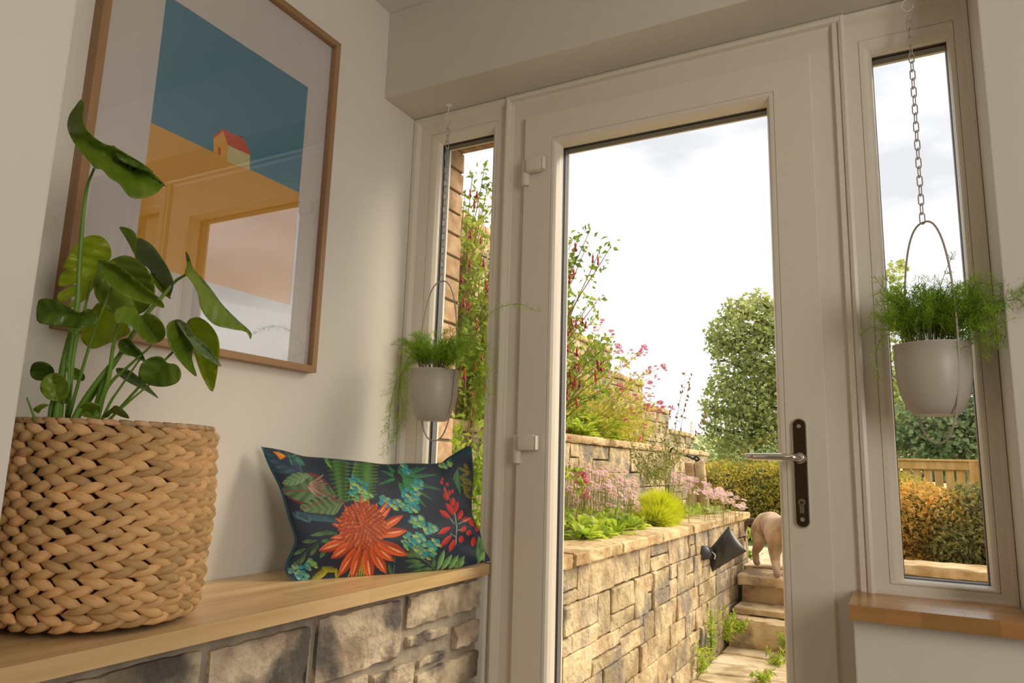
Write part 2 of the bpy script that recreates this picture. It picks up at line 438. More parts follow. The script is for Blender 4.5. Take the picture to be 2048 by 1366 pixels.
# oak sill on the right
sill = thing('window_sill', 'short oak window sill board under the right side window', 'sill', (1.5, -.1, .70))
x = 1.339
for k, xe in enumerate((1.405, 1.47, 1.545, 1.60, 1.657, 1.72)):
    yb = -.002 if xe <= 1.658 else YH-.001
    for (ya, yc) in ((-.213, -.145), (-.145, -.075), (-.075, -.002)):
        off = {-.213: 0, -.145: .02, -.075: -.013}[ya]
        xa, xb_ = max(1.339, x+off) if k else 1.339, min(xe+off, 1.657 if ya > -.2 else 1.72)
        if ya < -.2: xa, xb_ = x, xe; yc2 = min(yc, yb)
        else:
            yc2 = yc
            if xb_ <= xa+.004: continue
            if k == 5: continue
            if k == 4: xb_ = 1.656
        obj('stave', MB().box((xa, ya, .705), (xb_, yc2, .735)), OAKX, sill, bevel=.0004)
    x = xe


# ------------------------------------------------------------------ framed print
pic = thing('framed_print', 'large oak framed print of a red roofed house on an orange slope', 'picture', (0, -.78, 1.236))
PY0, PY1, PZ0, PZ1, FWD = -1.134, -.432, 1.236, 2.238, .018
def yring(x0, x1, w):
    mb = MB()
    o_ = [(PY0, PZ0), (PY1, PZ0), (PY1, PZ1), (PY0, PZ1)]; i_ = [(PY0+w, PZ0+w), (PY1-w, PZ0+w), (PY1-w, PZ1-w), (PY0+w, PZ1-w)]
    vs = [(x0, *p) for p in o_]+[(x1, *p) for p in o_]+[(x1, *p) for p in i_]+[(x0, *p) for p in i_]
    for k in range(4):
        q = (k+1) % 4
        mb.add([vs[k], vs[q], vs[4+q], vs[4+k], vs[8+k], vs[8+q], vs[12+q], vs[12+k]],
               [(0, 1, 2, 3), (3, 2, 5, 4), (4, 5, 6, 7), (7, 6, 1, 0), (0, 3, 4, 7), (1, 6, 5, 2)])
    return mb
vs = yring(.0, .032, FWD)
FRY = wood('oak_frame_rail', (.29, .165, .075), (.43, .26, .125), rough=.5, axis=1, rand=.1)
FRZ = wood('oak_frame_stile', (.27, .15, .068), (.40, .24, .115), rough=.5, axis=2, rand=.1)
for k in range(4):
    mb = MB(); mb.add(vs.v[k*8:k*8+8], [(0, 1, 2, 3), (3, 2, 5, 4), (4, 5, 6, 7), (7, 6, 1, 0), (0, 3, 4, 7), (1, 6, 5, 2)])
    obj('frame_bar', mb, FRY if k in (0, 2) else FRZ, pic, bevel=.0006)
MATC = pm('white_mount_card', (.70, .66, .66), rough=.8)
A0, A1, B0, B1 = -.987, -.531, 1.41, 2.05
mb = MB()
iy0, iy1, iz0, iz1 = PY0+.016, PY1-.016, PZ0+.016, PZ1-.016
for r0, r1, s0, s1 in ((iy0, A0, iz0, iz1), (A1, iy1, iz0, iz1), (A0, A1, iz0, B0), (A0, A1, B1, iz1)): mb.box((.010, r0, s0), (.0125, r1, s1))
obj('mount', mb, MATC, pic)
CB = [pm('print_blue', (.008, .215, .36), rough=.6), pm('print_orange', (.76, .37, .02), rough=.6), pm('print_red', (.62, .045, .012), rough=.6), pm('print_cream', (.68, .62, .30), rough=.6),
      pm('print_brown', (.16, .03, .015), rough=.6), pm('print_amber', (.84, .40, .02), rough=.6), pm('print_pale', (.72, .68, .62), rough=.6)]
mb = MB()
def flat(pts, mi, x): mb.prism([(x-.0003, p[0], p[1]) for p in pts], (.0003, 0, 0), mi)
flat([(A0-.004, B0-.004), (A1+.004, B0-.004), (A1+.004, B1+.004), (A0-.004, B1+.004)], 0, .0098)
flat([(A0-.004, B0-.004), (A1+.004, B0-.004), (A1+.004, 1.733), (A0-.004, 1.733)], 1, .0102)
def pp(l): return [(V(a, b, X=.012).y, V(a, b, X=.012).z) for a, b in l]
flat(pp([(428, 305), (428, 272), (447, 260), (457, 291), (455, 323)]), 5, .0105)
flat(pp([(457, 288), (501, 309), (500, 340), (455, 323)]), 3, .0106)
flat(pp([(446, 257), (489, 278), (503, 311), (457, 290)]), 2, .0109)
flat(pp([(426, 273), (447, 256), (450, 259), (429, 276)]), 2, .0110)
flat(pp([(479, 276), (479, 270), (486, 271), (486, 280)]), 4, .0108)
flat(pp([(437, 308), (437, 293), (442, 296), (442, 311)]), 2, .0108)
obj('print', mb, CB, pic)
obj('picture_glass', MB().box((.019, iy0, iz0), (.0205, iy1, iz1)), PGLASS, pic)

# ------------------------------------------------------------------ woven basket
BC = Vector((.178, -1.085, 0)); RB = .166
BASK = pm('water_hyacinth', (.60, .34, .13), (.92, .62, .30), hue=.01, scale=40, rough=.6, bump=.0010, bscale=60, rand=.30, island=True, stretch=(.4, 1, 1))
def brad(t):  # radius up the side, t 0..1
    return RB*(.87+.13*min(1, t/.16)**.6)*(1+.018*math.sin(3+9*t))-.01*max(0, t-.9)
bk = thing('woven_basket', 'round plaited water hyacinth basket planter on the oak bench', 'basket', (BC.x, BC.y, ZB))
BH = .338; NR = 12
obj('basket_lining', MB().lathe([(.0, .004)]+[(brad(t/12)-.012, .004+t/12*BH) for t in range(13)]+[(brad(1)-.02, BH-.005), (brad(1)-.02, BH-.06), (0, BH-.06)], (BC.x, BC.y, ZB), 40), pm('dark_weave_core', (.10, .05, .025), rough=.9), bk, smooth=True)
def pod(L, w, t):
    mb = MB(); prof = [(0, .06), (.15, .45), (.35, .85), (.58, 1.0), (.78, .86), (.92, .5), (1, .1)]
    nn = 7; vs = []; fs = []
    for a, r in prof:
        for k in range(nn):
            g = 2*PI*k/nn; vs.append(((a-.5)*L, t*r*math.cos(g)+t*.25*math.sin(PI*a), w*r*math.sin(g)))
    for i in range(len(prof)-1):
        for k in range(nn): fs.append((i*nn+k, i*nn+(k+1) % nn, (i+1)*nn+(k+1) % nn, (i+1)*nn+k))
    fs.append(tuple(range(nn-1, -1, -1))); fs.append(tuple((len(prof)-1)*nn+k for k in range(nn)))
    mb.add(vs, fs); return mb
podm = pod(.052, .0094, .0105)
pmesh = [mesh_of('strand', pod(.052*s, .0094*q, .0105), BASK, smooth=True) for s, q in ((1, 1), (1.06, .92), (.95, 1.06))]
cand = []
for r in range(NR):
    NS = 28
    ph = random.random()*2*PI/NS
    zc = .012+(r+.5)*(BH-.018)/NR
    for half in (0, 1):
        for k in range(NS):
            a = ph+2*PI*(k+(.5 if half else 0)+random.uniform(-.08, .08))/NS
            z = zc+(.0068 if half else -.0068)
            t = z/BH; rad = brad(t)+random.uniform(-.001, .0015)
            tilt = (-.31 if half else .31)+random.uniform(-.06, .06)
            pos = BC+Vector((rad*math.cos(a), rad*math.sin(a), ZB+z))
            out = Vector((math.cos(a), math.sin(a), 0)); tan = Vector((-math.sin(a), math.cos(a), 0))
            xa = (tan*math.cos(tilt)+Vector((0, 0, 1))*math.sin(tilt)+out*.22).normalized()
            za = xa.cross(out).normalized(); ya = za.cross(xa)
            M4 = Matrix((xa, ya, za)).transposed().to_4x4(); M4.translation = pos
            vis = (CAM-pos).normalized().dot(out)

            cand.append((vis-.3*max(0, -(pos-CAM).dot(RT)/(pos-CAM).dot(FW)-.72)*8, M4, random.choice((0, 1, 2))))
cand.sort(key=lambda c: -c[0])
for c in cand[:300]:
    o = link('strand', pmesh[c[2]], bk); o.matrix_parent_inverse = Matrix.Translation((-BC.x, -BC.y, -ZB)); o.matrix_basis = c[1]
mb = MB()
for c in cand[300:]: mb.add([c[1] @ Vector(p) for p in podm.v], podm.f)
o = obj('strand_weave', mb, BASK, bk, smooth=True, kind='stuff')
RIM = pm('rim_cane', (.50, .30, .14), (.70, .47, .25), scale=40, rough=.6, rand=.3)
for k in range(44):  # wrapped rim
    a0, a1 = 2*PI*k/44, 2*PI*(k+1.15)/44
    rr_ = brad(1)-.001
    pts = [(BC.x+rr_*math.cos(a0+(a1-a0)*q), BC.y+rr_*math.sin(a0+(a1-a0)*q), ZB+BH+.002-.003*q) for q in (0, .33, .66, 1)]
    obj('rim_binding', MB().tube(pts, [.0045, .0058, .0058, .004], 6), RIM, bk, smooth=True)

# ------------------------------------------------------------------ monstera in the basket
mon = thing('monstera_plant', 'green young monstera with broad glossy leaves standing in the woven basket', 'plant', (BC.x, BC.y, ZB+BH-.06))
def leafmat(name, a, b, tr=.3):
    return pm(name, a, b, scale=14, rough=.30, rand=.12, translu=tr, spec=.5, detail=2)
LM = {'d': leafmat('leaf_dark', (.10, .185, .015), (.17, .27, .03)), 'm': leafmat('leaf_mid', (.20, .32, .02), (.30, .43, .04)),
      'l': leafmat('leaf_light', (.40, .52, .02), (.52, .64, .05), .5), 'b': leafmat('leaf_blue_green', (.18, .28, .10), (.30, .40, .18), .2)}
def P2(a, b, D): return V(a/1.952, 160+b/1.952, D=D)
def big_leaf(out, mid, D, mt, tiltx=0, tilty=0, fold=.18, slits=()):
    """leaf blade: outline in the photo's frame laid on its own tilted, folded and rippled surface"""
    n = len(out); c = sum((Vector(p) for p in out), Vector((0, 0)))/n
    # smooth outline
    q = []
    for i in range(n):
        p0, p1, p2, p3 = [Vector(out[(i+k) % n]) for k in (-1, 0, 1, 2)]
        for t in (0, .33, .66): q.append(.5*((2*p1)+(p2-p0)*t+(2*p0-5*p1+4*p2-p3)*t*t+(3*p1-p0-3*p2+p3)*t**3))
    m0, m1 = Vector(mid[0]), Vector(mid[1]); md = (m1-m0); ml = md.length; md.normalize(); nr = Vector((-md.y, md.x))
    pts = [Vector((p.x, p.y)) for p in q]; ne = len(pts)
    xs_, ys_ = [p.x for p in pts], [p.y for p in pts]
    step = 13
    gx = np.arange(min(xs_), max(xs_), step)
    for i, x in enumerate(gx):
        for y in np.arange(min(ys_)+(i % 2)*step/2, max(ys_), step): pts.append(Vector((float(x), float(y))))
    k = 12
    for i in range(k+1): pts.append(m0+(m1-m0)*(i/k))
    r = delaunay_2d_cdt(pts, [(i, (i+1) % ne) for i in range(ne)], [list(range(ne))], 1, 0.5)
    v2, fs = r[0], r[2]
    vs = []
    for p in v2:
        s = (p-m0).dot(md); w = (p-m0).dot(nr)
        d = D+tiltx*(p.x-c.x)/400+tilty*(p.y-c.y)/400
        d -= fold*abs(w)/400*(1 if abs(w) > 0 else 0)
        d += .003*math.sin((s-abs(w)*.7)*.13)*min(1, abs(w)/25)
        d += .012*mn.noise(Vector((p.x*.012, p.y*.012, D*7)))
        if abs(w) < 4: d += .0012
        vs.append(P2(p.x, p.y, d))
    mb = MB().add(vs, [tuple(f) for f in fs])
    o = obj('leaf', mb, LM[mt], mon, smooth=True)
    md_ = o.modifiers.new('thickness', 'SOLIDIFY'); md_.thickness = .0006
    return o
big_leaf([(300,640),(340,610),(390,608),(425,640),(435,690),(405,730),(378,790),(330,860),(280,888),(262,884),(300,842),(236,868),(229,830),(310,790),(232,806),(242,752),(318,722),(248,738),(265,690)], ((415,700),(240,860)), 1.305, 'l', fold=.10)
big_leaf([(330,960),(380,870),(440,910),(500,960),(505,990),(460,1010),(420,1030),(360,1050),(315,1010)], ((400,880),(340,1045)), 1.29, 'l')
big_leaf([(440,700),(490,685),(540,705),(590,760),(605,830),(580,890),(540,915),(480,925),(420,900),(375,850),(365,790),(385,740)], ((440,700),(540,915)), 1.27, 'm', fold=.12)
big_leaf([(315,75),(328,85),(327,115),(322,150),(345,200),(400,245),(450,262),(520,305),(600,365),(652,418),(640,412),(615,440),(570,460),(520,463),(490,440),(465,405),(430,385),(400,352),(370,345),(350,320),(320,285),(285,240),(265,190),(268,145),(290,108)], ((345,250),(650,418)), 1.22, 'm', tiltx=.04, fold=.3)
big_leaf([(440,255),(470,275),(540,315),(600,360),(560,352),(500,330),(455,300)], ((440,258),(598,360)), 1.205, 'd', fold=.1)
big_leaf([(465,575),(500,578),(530,600),(540,650),(530,690),(510,650),(490,615)], ((470,577),(530,690)), 1.30, 'm')
big_leaf([(540,615),(590,640),(630,690),(665,750),(678,800),(660,852),(640,820),(600,770),(580,735),(545,715),(530,700),(535,650)], ((540,712),(660,850)), 1.29, 'b', fold=.3)
big_leaf([(585,735),(605,765),(640,800),(668,855),(630,830),(600,790)], ((585,735),(668,855)), 1.285, 'l', fold=.1)
big_leaf([(380,705),(430,712),(480,735),(540,785),(590,825),(630,858),(640,890),(600,880),(540,865),(480,838),(430,805),(395,765)], ((385,710),(636,888)), 1.21, 'm', fold=.25, tiltx=-.03)
big_leaf([(725,670),(740,690),(755,740),(790,775),(830,825),(870,880),(930,940),(980,985),(976,1012),(962,985),(900,972),(840,957),(800,920),(780,880),(770,830),(745,785),(722,755),(730,720)], ((728,700),(978,990)), 1.27, 'm', fold=.45, tiltx=.03)
big_leaf([(735,745),(790,775),(830,825),(880,890),(940,950),(900,940),(830,870),(780,815),(745,775)], ((735,748),(938,950)), 1.262, 'b', fold=.1)
big_leaf([(150,862),(200,855),(260,880),(310,908),(340,893),(375,905),(380,940),(350,962),(310,970),(250,965),(190,955),(145,940)], ((330,925),(150,905)), 1.14, 'd', fold=.12)
big_leaf([(450,900),(490,880),(530,890),(545,920),(580,910),(620,930),(645,970),(640,1010),(600,1030),(560,1015),(520,970),(480,950),(450,945)], ((535,905),(615,1020)), 1.19, 'm', fold=.2)
big_leaf([(730,945),(770,925),(815,950),(850,1000),(858,1060),(850,1130),(830,1218),(790,1160),(765,1090),(750,1030),(745,990)], ((745,960),(830,1210)), 1.26, 'l', fold=.2)
big_leaf([(650,960),(685,935),(720,945),(740,990),(755,1040),(750,1090),(768,1158),(720,1120),(680,1070),(655,1020)], ((690,940),(765,1150)), 1.24, 'm', fold=.3)
big_leaf([(690,940),(730,950),(760,1000),(810,1040),(866,1118),(820,1095),(770,1060),(740,1020),(710,980)], ((695,945),(862,1115)), 1.225, 'b', fold=.2)
big_leaf([(550,1110),(590,1082),(630,1080),(655,1105),(690,1112),(708,1145),(695,1180),(650,1197),(600,1195),(560,1180),(540,1160)], ((650,1100),(560,1185)), 1.17, 'd', fold=.12)
big_leaf([(125,1110),(160,1098),(200,1115),(212,1145),(180,1170),(140,1172),(118,1150)], ((208,1140),(125,1140)), 1.22, 'd')
big_leaf([(165,1170),(200,1145),(240,1150),(268,1190),(265,1235),(230,1255),(185,1245),(158,1210)], ((225,1250),(200,1150)), 1.16, 'm', fold=.1)
big_leaf([(240,1200),(270,1180),(280,1230),(262,1262),(238,1255)], ((262,1190),(250,1258)), 1.18, 'd')
big_leaf([(465,1020),(500,1008),(530,1040),(552,1060),(567,1100),(520,1080),(480,1070),(462,1045)], ((470,1015),(565,1095)), 1.21, 'd', fold=.3)
big_leaf([(455,1125),(500,1130),(560,1175),(620,1243),(570,1215),(500,1180),(460,1150)], ((458,1130),(618,1238)), 1.27, 'b')
big_leaf([(255,1120),(300,1125),(330,1150),(325,1175),(280,1165)], ((258,1125),(325,1170)), 1.30, 'm')
big_leaf([(130,1285),(160,1265),(192,1268),(165,1285),(150,1302)], ((190,1268),(140,1295)), 1.16, 'm')
big_leaf([(395,1315),(430,1285),(455,1270),(490,1295),(505,1322),(470,1312),(440,1300),(420,1318)], ((400,1312),(500,1318)), 1.17, 'd')
big_leaf([(300,1300),(320,1270),(345,1258),(390,1270),(385,1310),(350,1320)], ((310,1300),(385,1300)), 1.20, 'm')
STG = pm('petiole_green', (.14, .30, .03), (.24, .42, .06), scale=8, rough=.4, translu=.15, rand=.2)
def stem(path, r0, r1, d0, d1):
    n = len(path); pts = [P2(a, b, d0+(d1-d0)*i/(n-1)) for i, (a, b) in enumerate(path)]
    pts = spline(pts, 6); obj('petiole', MB().tube(pts, [r0+(r1-r0)*i/(len(pts)-1) for i in range(len(pts))], 8), STG, mon, smooth=True)
for path, r0, r1, d0, d1 in (
    ([(368,345),(340,420),(322,560),(310,720),(298,900),(250,1100),(215,1330)], .0020, .0062, 1.225, 1.20),
    ([(440,800),(380,950),(330,1100),(265,1330)], .0018, .0030, 1.215, 1.21),
    ([(460,955),(440,1050),(420,1180),(360,1340)], .002, .0048, 1.20, 1.20),
    ([(725,760),(680,790),(630,850),(560,930),(450,1100),(285,1340)], .0022, .0046, 1.272, 1.22),
    ([(592,1038),(510,1110),(420,1200),(380,1335)], .0018, .0034, 1.20, 1.21),
    ([(545,1092),(470,1200),(430,1260),(395,1335)], .0015, .0026, 1.21, 1.20),
    ([(722,1018),(655,1082),(560,1180),(420,1335)], .0018, .0024, 1.24, 1.19),
    ([(585,1188),(510,1250),(420,1330)], .0015, .0022, 1.18, 1.18),
    ([(300,975),(255,1080),(240,1200),(230,1330)], .0048, .0062, 1.19, 1.18),
    ([(355,785),(330,900),(290,1050),(262,1330)], .0018, .0044, 1.28, 1.22),
    ([(285,985),(270,1100),(268,1220)], .0014, .002, 1.175, 1.175),
    ([(470,1070),(400,1150),(330,1250),(285,1335)], .003, .006, 1.215, 1.19),
    ([(228,1252),(222,1290),(218,1335)], .004, .006, 1.165, 1.165),
    ([(208,1250),(200,1290),(196,1335)], .004, .005, 1.17, 1.17),
    ([(105,1240),(120,1280),(140,1335)], .0014, .002, 1.15, 1.15),
    ([(430,1120),(400,1200),(370,1335)], .004, .0075, 1.22, 1.20)):
    stem(path, r0, r1, d0, d1)

# ------------------------------------------------------------------ cushion with tropical print
def lin(c): 
    c = np.asarray(c, float)/255; return np.where(c <= .04045, c/12.92, ((c+.055)/1.055)**2.4)
CW, CH = 1024, 670
cv = np.zeros((CH, CW, 3)); cv[:] = lin((12, 31, 54))
yy, xx = np.mgrid[0:CH, 0:CW].astype(float)
def blade(p0, p1, w, ca, cb, stripes=0, edge=None, shape=1.0, skew=0, seed=0):
    """lens shape from p0 to p1 (crop pixels /2) shaded across, with vein stripes"""
    p0 = np.array(p0)/2.; p1 = np.array(p1)/2.; w = w/2.
    d = p1-p0; L = np.hypot(*d)
    if L < 1: return
    d = d/L; x0, x1 = int(max(0, min(p0[0], p1[0])-w-2)), int(min(CW, max(p0[0], p1[0])+w+2))
    y0, y1 = int(max(0, min(p0[1], p1[1])-w-2)), int(min(CH, max(p0[1], p1[1])+w+2))
    if x1 <= x0 or y1 <= y0: return
    X, Y = xx[y0:y1, x0:x1]-p0[0], yy[y0:y1, x0:x1]-p0[1]
    s = (X*d[0]+Y*d[1])/L; t = -X*d[1]+Y*d[0]
    t = t-skew/2.*np.sin(PI*np.clip(s, 0, 1))
    hw = w/2*np.sin(PI*np.clip(s, 0, 1)**shape)**.8+.01
    q = t/hw; msk = (s > 0) & (s < 1) & (np.abs(q) < 1)
    a = np.clip(.5+.5*q*.8, 0, 1)
    if stripes: a = np.clip(a*.5+.28+.38*np.sin(stripes*(s*6.28+np.abs(q)*1.3*(1 if stripes > 3 else .3)))*(.35+.65*np.abs(q)), 0, 1)
    else: a = np.clip(a+.25*np.sin(q*9+seed)*.5, 0, 1)
    ca, cb = lin(ca), lin(cb)
    c = ca[None, None]*(1-a[..., None])+cb[None, None]*a[..., None]
    if edge is not None:
        e = (np.abs(q) > .82)[..., None]; c = np.where(e, lin(edge)[None, None], c)
    cv[y0:y1, x0:x1][msk] = c[msk]
def line(pts, w, col):
    for a, b in zip(pts[:-1], pts[1:]):
        a_, b_ = np.array(a)/2., np.array(b)/2.; n = int(max(2, np.hypot(*(b_-a_))*2))
        for k in range(n+1):
            p = a_+(b_-a_)*k/n; r = max(.6, w/4.)
            x0, x1, y0, y1 = int(max(0, p[0]-r-1)), int(min(CW, p[0]+r+2)), int(max(0, p[1]-r-1)), int(min(CH, p[1]+r+2))
            sub = (xx[y0:y1, x0:x1]-p[0])**2+(yy[y0:y1, x0:x1]-p[1])**2 < r*r
            cv[y0:y1, x0:x1][sub] = lin(col)
R_ = random.Random(3)
# blue-green leaf top left
for k in range(9): blade((95+k*6, 150+k*20), (300+k*14, 200+k*18), 34, (20, 34, 60), (38, 78, 92), seed=k)
blade((110, 150), (420, 340), 150, (24, 38, 66), (60, 92, 110), stripes=5)
blade((150, 150), (400, 330), 60, (40, 40, 80), (20, 60, 80), stripes=6)
for k in range(8): blade((300+k*12, 215), (330+k*14+R_.randint(-30, 30), 170+R_.randint(-10, 120)), 22, (20, 80, 90), (60, 140, 100))
for k in range(7): blade((280, 205), (175+k*9, 165+k*11), 17, (210, 60, 20), (245, 170, 40))
# broad green palm
for k in range(11):
    y = 240+k*28
    blade((800-k*3, y+26), (1020-k*2+R_.randint(-12, 6), y+40-k*3), 36, (18, 52, 26), (88, 142, 52), stripes=2)
    blade((800-k*3, y+26), (590+k*9, y+8+k*7), 36, (16, 46, 24), (76, 128, 48), stripes=2)
line([(835, 240), (800, 380), (772, 560)], 7, (96, 140, 60))
for k in range(6): blade((585, 225), (600+k*10, 200+k*22), 18, (40, 110, 50), (140, 190, 60))
blade((690, 232), (770, 228), 34, (34, 60, 40), (60, 60, 90))
# star palm, upper middle
for k, (ex, ey) in enumerate(((1065, 255), (1030, 320), (1010, 430), (1090, 300), (1180, 270), (1250, 290), (1330, 290), (1390, 290), (1470, 350), (1500, 470), (1430, 545), (1390, 610), (1230, 560), (1210, 460), (1330, 390), (1440, 460))):
    blade((1165, 375), (ex, ey), 34 if k > 4 else 26, (14, 60, 52), (52, 142, 82), stripes=1)
blade((1130, 330), (1200, 420), 60, (20, 22, 26), (30, 40, 40))
# striped leaf with pale flower, left
blade((240, 470), (680, 520), 260, (22, 50, 34), (104, 140, 96), stripes=5, edge=(110, 34, 48), skew=-30)
blade((250, 420), (470, 350), 90, (60, 100, 70), (130, 160, 110), stripes=5)
blade((390, 600), (735, 570), 190, (24, 60, 36), (120, 152, 96), stripes=6, skew=40)
line([(240, 480), (450, 475), (600, 505), (740, 580)], 9, (150, 40, 60)); line([(400, 630), (560, 560), (700, 545)], 7, (140, 60, 60))
for k in range(9): blade((450, 440), (560+R_.randint(-20, 50), 350+k*24), 30, (74, 42, 36), (206, 176, 148), stripes=1, edge=(90, 40, 34))
# dark blue fern lower left
for k in range(7): blade((330+k*40, 640+k*6), (420+k*50, 700+k*3), 58, (12, 30, 40), (56, 100, 120), seed=k)
for k in range(5): blade((360, 640+8*k), (480, 680+12*k), 26, (14, 40, 56), (90, 140, 160))
for (a, b, c, d) in ((560, 800, 690, 815), (470, 830, 660, 800), (410, 880, 530, 870), (560, 870, 660, 880), (340, 980, 440, 930), (330, 1080, 400, 1010), (470, 990, 540, 900), (390, 1060, 440, 960), (550, 1010, 600, 930), (620, 950, 690, 860)):
    blade((a, b), (c, d), 34, (22, 52, 34), (92, 132, 84), stripes=1)
line([(660, 850), (520, 900), (440, 960), (340, 1080)], 5, (50, 90, 50))
# turquoise chameleon scales
for (x_, y_, r_, n_) in ((1070, 560, 50, 18), (1160, 580, 55, 18), (1260, 600, 70, 26), (1270, 510, 70, 24), (1220, 300, 45, 10), (1320, 720, 60, 20), (1290, 880, 90, 44), (1420, 780, 50, 20), (1380, 950, 80, 30), (1450, 900, 50, 18), (880, 490, 90, 26), (830, 410, 50, 10), (1540, 250, 60, 12), (380, 1110, 60, 18), (300, 1100, 30, 10), (480, 1060, 50, 10), (420, 1160, 60, 10), (1310, 430, 50, 12)):
    for k in range(int(n_*1.3)):
        a = R_.random()*6.28; r = r_*math.sqrt(R_.random())
        x0_, y0_ = x_+r*math.cos(a), y_+r*math.sin(a)*.8
        blade((x0_-19, y0_-13), (x0_+19, y0_+13), 26, R_.choice(((16, 84, 120), (24, 116, 130), (40, 130, 96))), R_.choice(((60, 170, 160), (150, 190, 80), (44, 150, 176), (190, 210, 110))))
# red heliconia right
line([(1610, 640), (1628, 760), (1620, 900)], 6, (150, 170, 150)); line([(1530, 440), (1580, 560), (1610, 660)], 5, (140, 90, 80))
for (a, b, c, d) in ((1575, 695, 1490, 630), (1605, 670, 1540, 575), (1605, 655, 1635, 560), (1640, 705, 1670, 625), (1665, 715, 1735, 690), (1580, 765, 1480, 820), (1590, 825, 1500, 920), (1615, 860, 1570, 960), (1655, 800, 1700, 755), (1670, 830, 1660, 890), (1735, 790, 1710, 830), (1765, 840, 1755, 920), (1560, 555, 1525, 495), (1585, 600, 1600, 530), (1545, 500, 1525, 450), (1575, 520, 1565, 470), (1590, 500, 1595, 465), (1780, 800, 1800, 720), (1730, 690, 1760, 760), (1520, 430, 1495, 400), (1560, 440, 1540, 415), (1520, 400, 1510, 375)):
    blade((a, b), (c, d), 42 if b > 530 else 22, (120, 14, 18), (232, 48, 40))
for (a, b, c, d) in ((1575, 695, 1612, 740), (1740, 690, 1640, 740), (1580, 815, 1620, 840), (1670, 780, 1635, 790)): line([(a, b), (c, d)], 4, (150, 190, 160))
# top right olive flower
for k in range(16): blade((1690+R_.randint(-60, 50), 260+k*16), (1720+R_.randint(-40, 40), 300+k*16), 30, (44, 54, 12), (140, 130, 30))
for k in range(5): blade((1640, 300+k*8), (1600+k*14, 400+k*28), 26, (20, 60, 30), (70, 130, 70))
# bottom right leaves
for k, (a, b, c, d) in enumerate(((1470, 1110, 1530, 940), (1500, 1105, 1590, 980), (1560, 1100, 1640, 985), (1600, 1100, 1690, 990), (1640, 1085, 1680, 1010), (1800, 1060, 1800, 830), (1840, 1040, 1815, 840), (1790, 1050, 1850, 930))):
    blade((a, b), (c, d), 44, (18, 72, 44), (140, 188, 110), stripes=0, seed=k)
for (a, b, c, d) in ((1300, 1000, 1170, 960), (1330, 1010, 1240, 920), (1350, 1040, 1220, 1030), (1380, 1060, 1240, 1080), (1410, 1090, 1230, 1140), (1440, 1090, 1330, 1110), (1400, 1010, 1420, 990), (1450, 1080, 1440, 990)):
    blade((a, b), (c, d), 36, (20, 58, 34), (84, 128, 76), stripes=1)
line([(1260, 960), (1400, 1040), (1470, 1110)], 6, (90, 120, 60)); line([(1140, 1000), (1130, 1140)], 3, (60, 150, 160))
# yellow-green ribbons bottom
blade((470, 1195), (640, 1070), 60, (60, 70, 14), (190, 186, 50)); blade((560, 1080), (700, 1110), 50, (50, 70, 14), (170, 170, 40)); blade((680, 1090), (690, 1190), 34, (60, 70, 14), (190, 180, 40))
for k in range(8): blade((860+k*9, 960), (760+k*22, 1190), 16, (60, 80, 16), (200, 190, 50))
for (a, b) in ((565, 1182), (800, 1180), (813, 1068)): blade((a-16, b), (a+16, b), 30, (120, 8, 18), (200, 24, 36))
blade((1090, 1050), (1125, 1160), 30, (14, 60, 34), (60, 120, 70))
# big orange protea
OC = (900, 760)
for (ex, ey, w) in ((540, 950, 86), (640, 1010, 84), (700, 1150, 78), (800, 1170, 74), (950, 1185, 96), (1075, 1130, 84), (1130, 1030, 84), (1240, 985, 92), (1235, 790, 76), (1205, 670, 70), (1110, 600, 50), (630, 850, 50), (1080, 560, 50), (1000, 570, 50), (640, 735, 44), (740, 590, 40), (820, 545, 36), (870, 510, 40), (930, 530, 40), (665, 690, 40)):
    sx, sy = OC[0]+(ex-OC[0])*.16, OC[1]+80+(ey-OC[1]-80)*.14
    blade((sx, sy), (ex, ey), w, (120, 28, 10), (236, 104, 46), shape=1.3, seed=ex); 
    blade((sx+(ex-sx)*.45, sy+(ey-sy)*.45), (sx+(ex-sx)*.9, sy+(ey-sy)*.9), w*.18, (230, 110, 60), (250, 190, 150))
for ring_, rr2 in enumerate((200, 175, 150, 120, 90, 60, 30, 8)):
    n_ = max(3, int(rr2*.17))
    for k in range(n_):
        a = 2*PI*(k+.5*(ring_ % 2))/n_
        cx_, cy_ = 880+rr2*math.cos(a)*.98, 750+rr2*math.sin(a)*.98
        blade((880+rr2*.62*math.cos(a), 742+rr2*.62*math.sin(a)), (cx_+4, cy_+8), 40, (104, 24, 8), (214, 88, 30) if (k+ring_) % 3 else (236, 120, 56), seed=k)
# outline in photo pixels -> surface
def C4(l): return [(500+a/3.938, 860+b/3.938) for a, b in l]
bot = C4([(345,1195),(480,1205),(700,1210),(950,1190),(1250,1150),(1600,1095),(1895,1030)])
top = C4([(85,130),(260,160),(420,205),(600,220),(860,245),(1050,268),(1250,262),(1480,262),(1560,215),(1660,155),(1738,128),(1752,250)])
lef = C4([(345,1195),(285,1130),(280,1050),(320,960),(350,860),(300,700),(240,480),(150,290),(85,130)])
rig = C4([(1895,1030),(1845,930),(1810,800),(1750,660),(1755,450),(1762,330),(1752,250)])
def resamp(l, n):
    p = np.array([tuple(q) for q in spline([Vector((a, b, 0)) for a, b in l], 10)])[:, :2]
    s = np.r_[0, np.cumsum(np.hypot(*np.diff(p, axis=0).T))]; t = np.linspace(0, s[-1], n)
    return np.stack([np.interp(t, s, p[:, 0]), np.interp(t, s, p[:, 1])], 1)
NU, NV = 420, 250
Bt, Tp, Lf, Rg = resamp(bot, NU), resamp(top, NU), resamp(lef, NV), resamp(rig, NV)
u = np.linspace(0, 1, NU)[None, :, None]; v = np.linspace(0, 1, NV)[:, None, None]
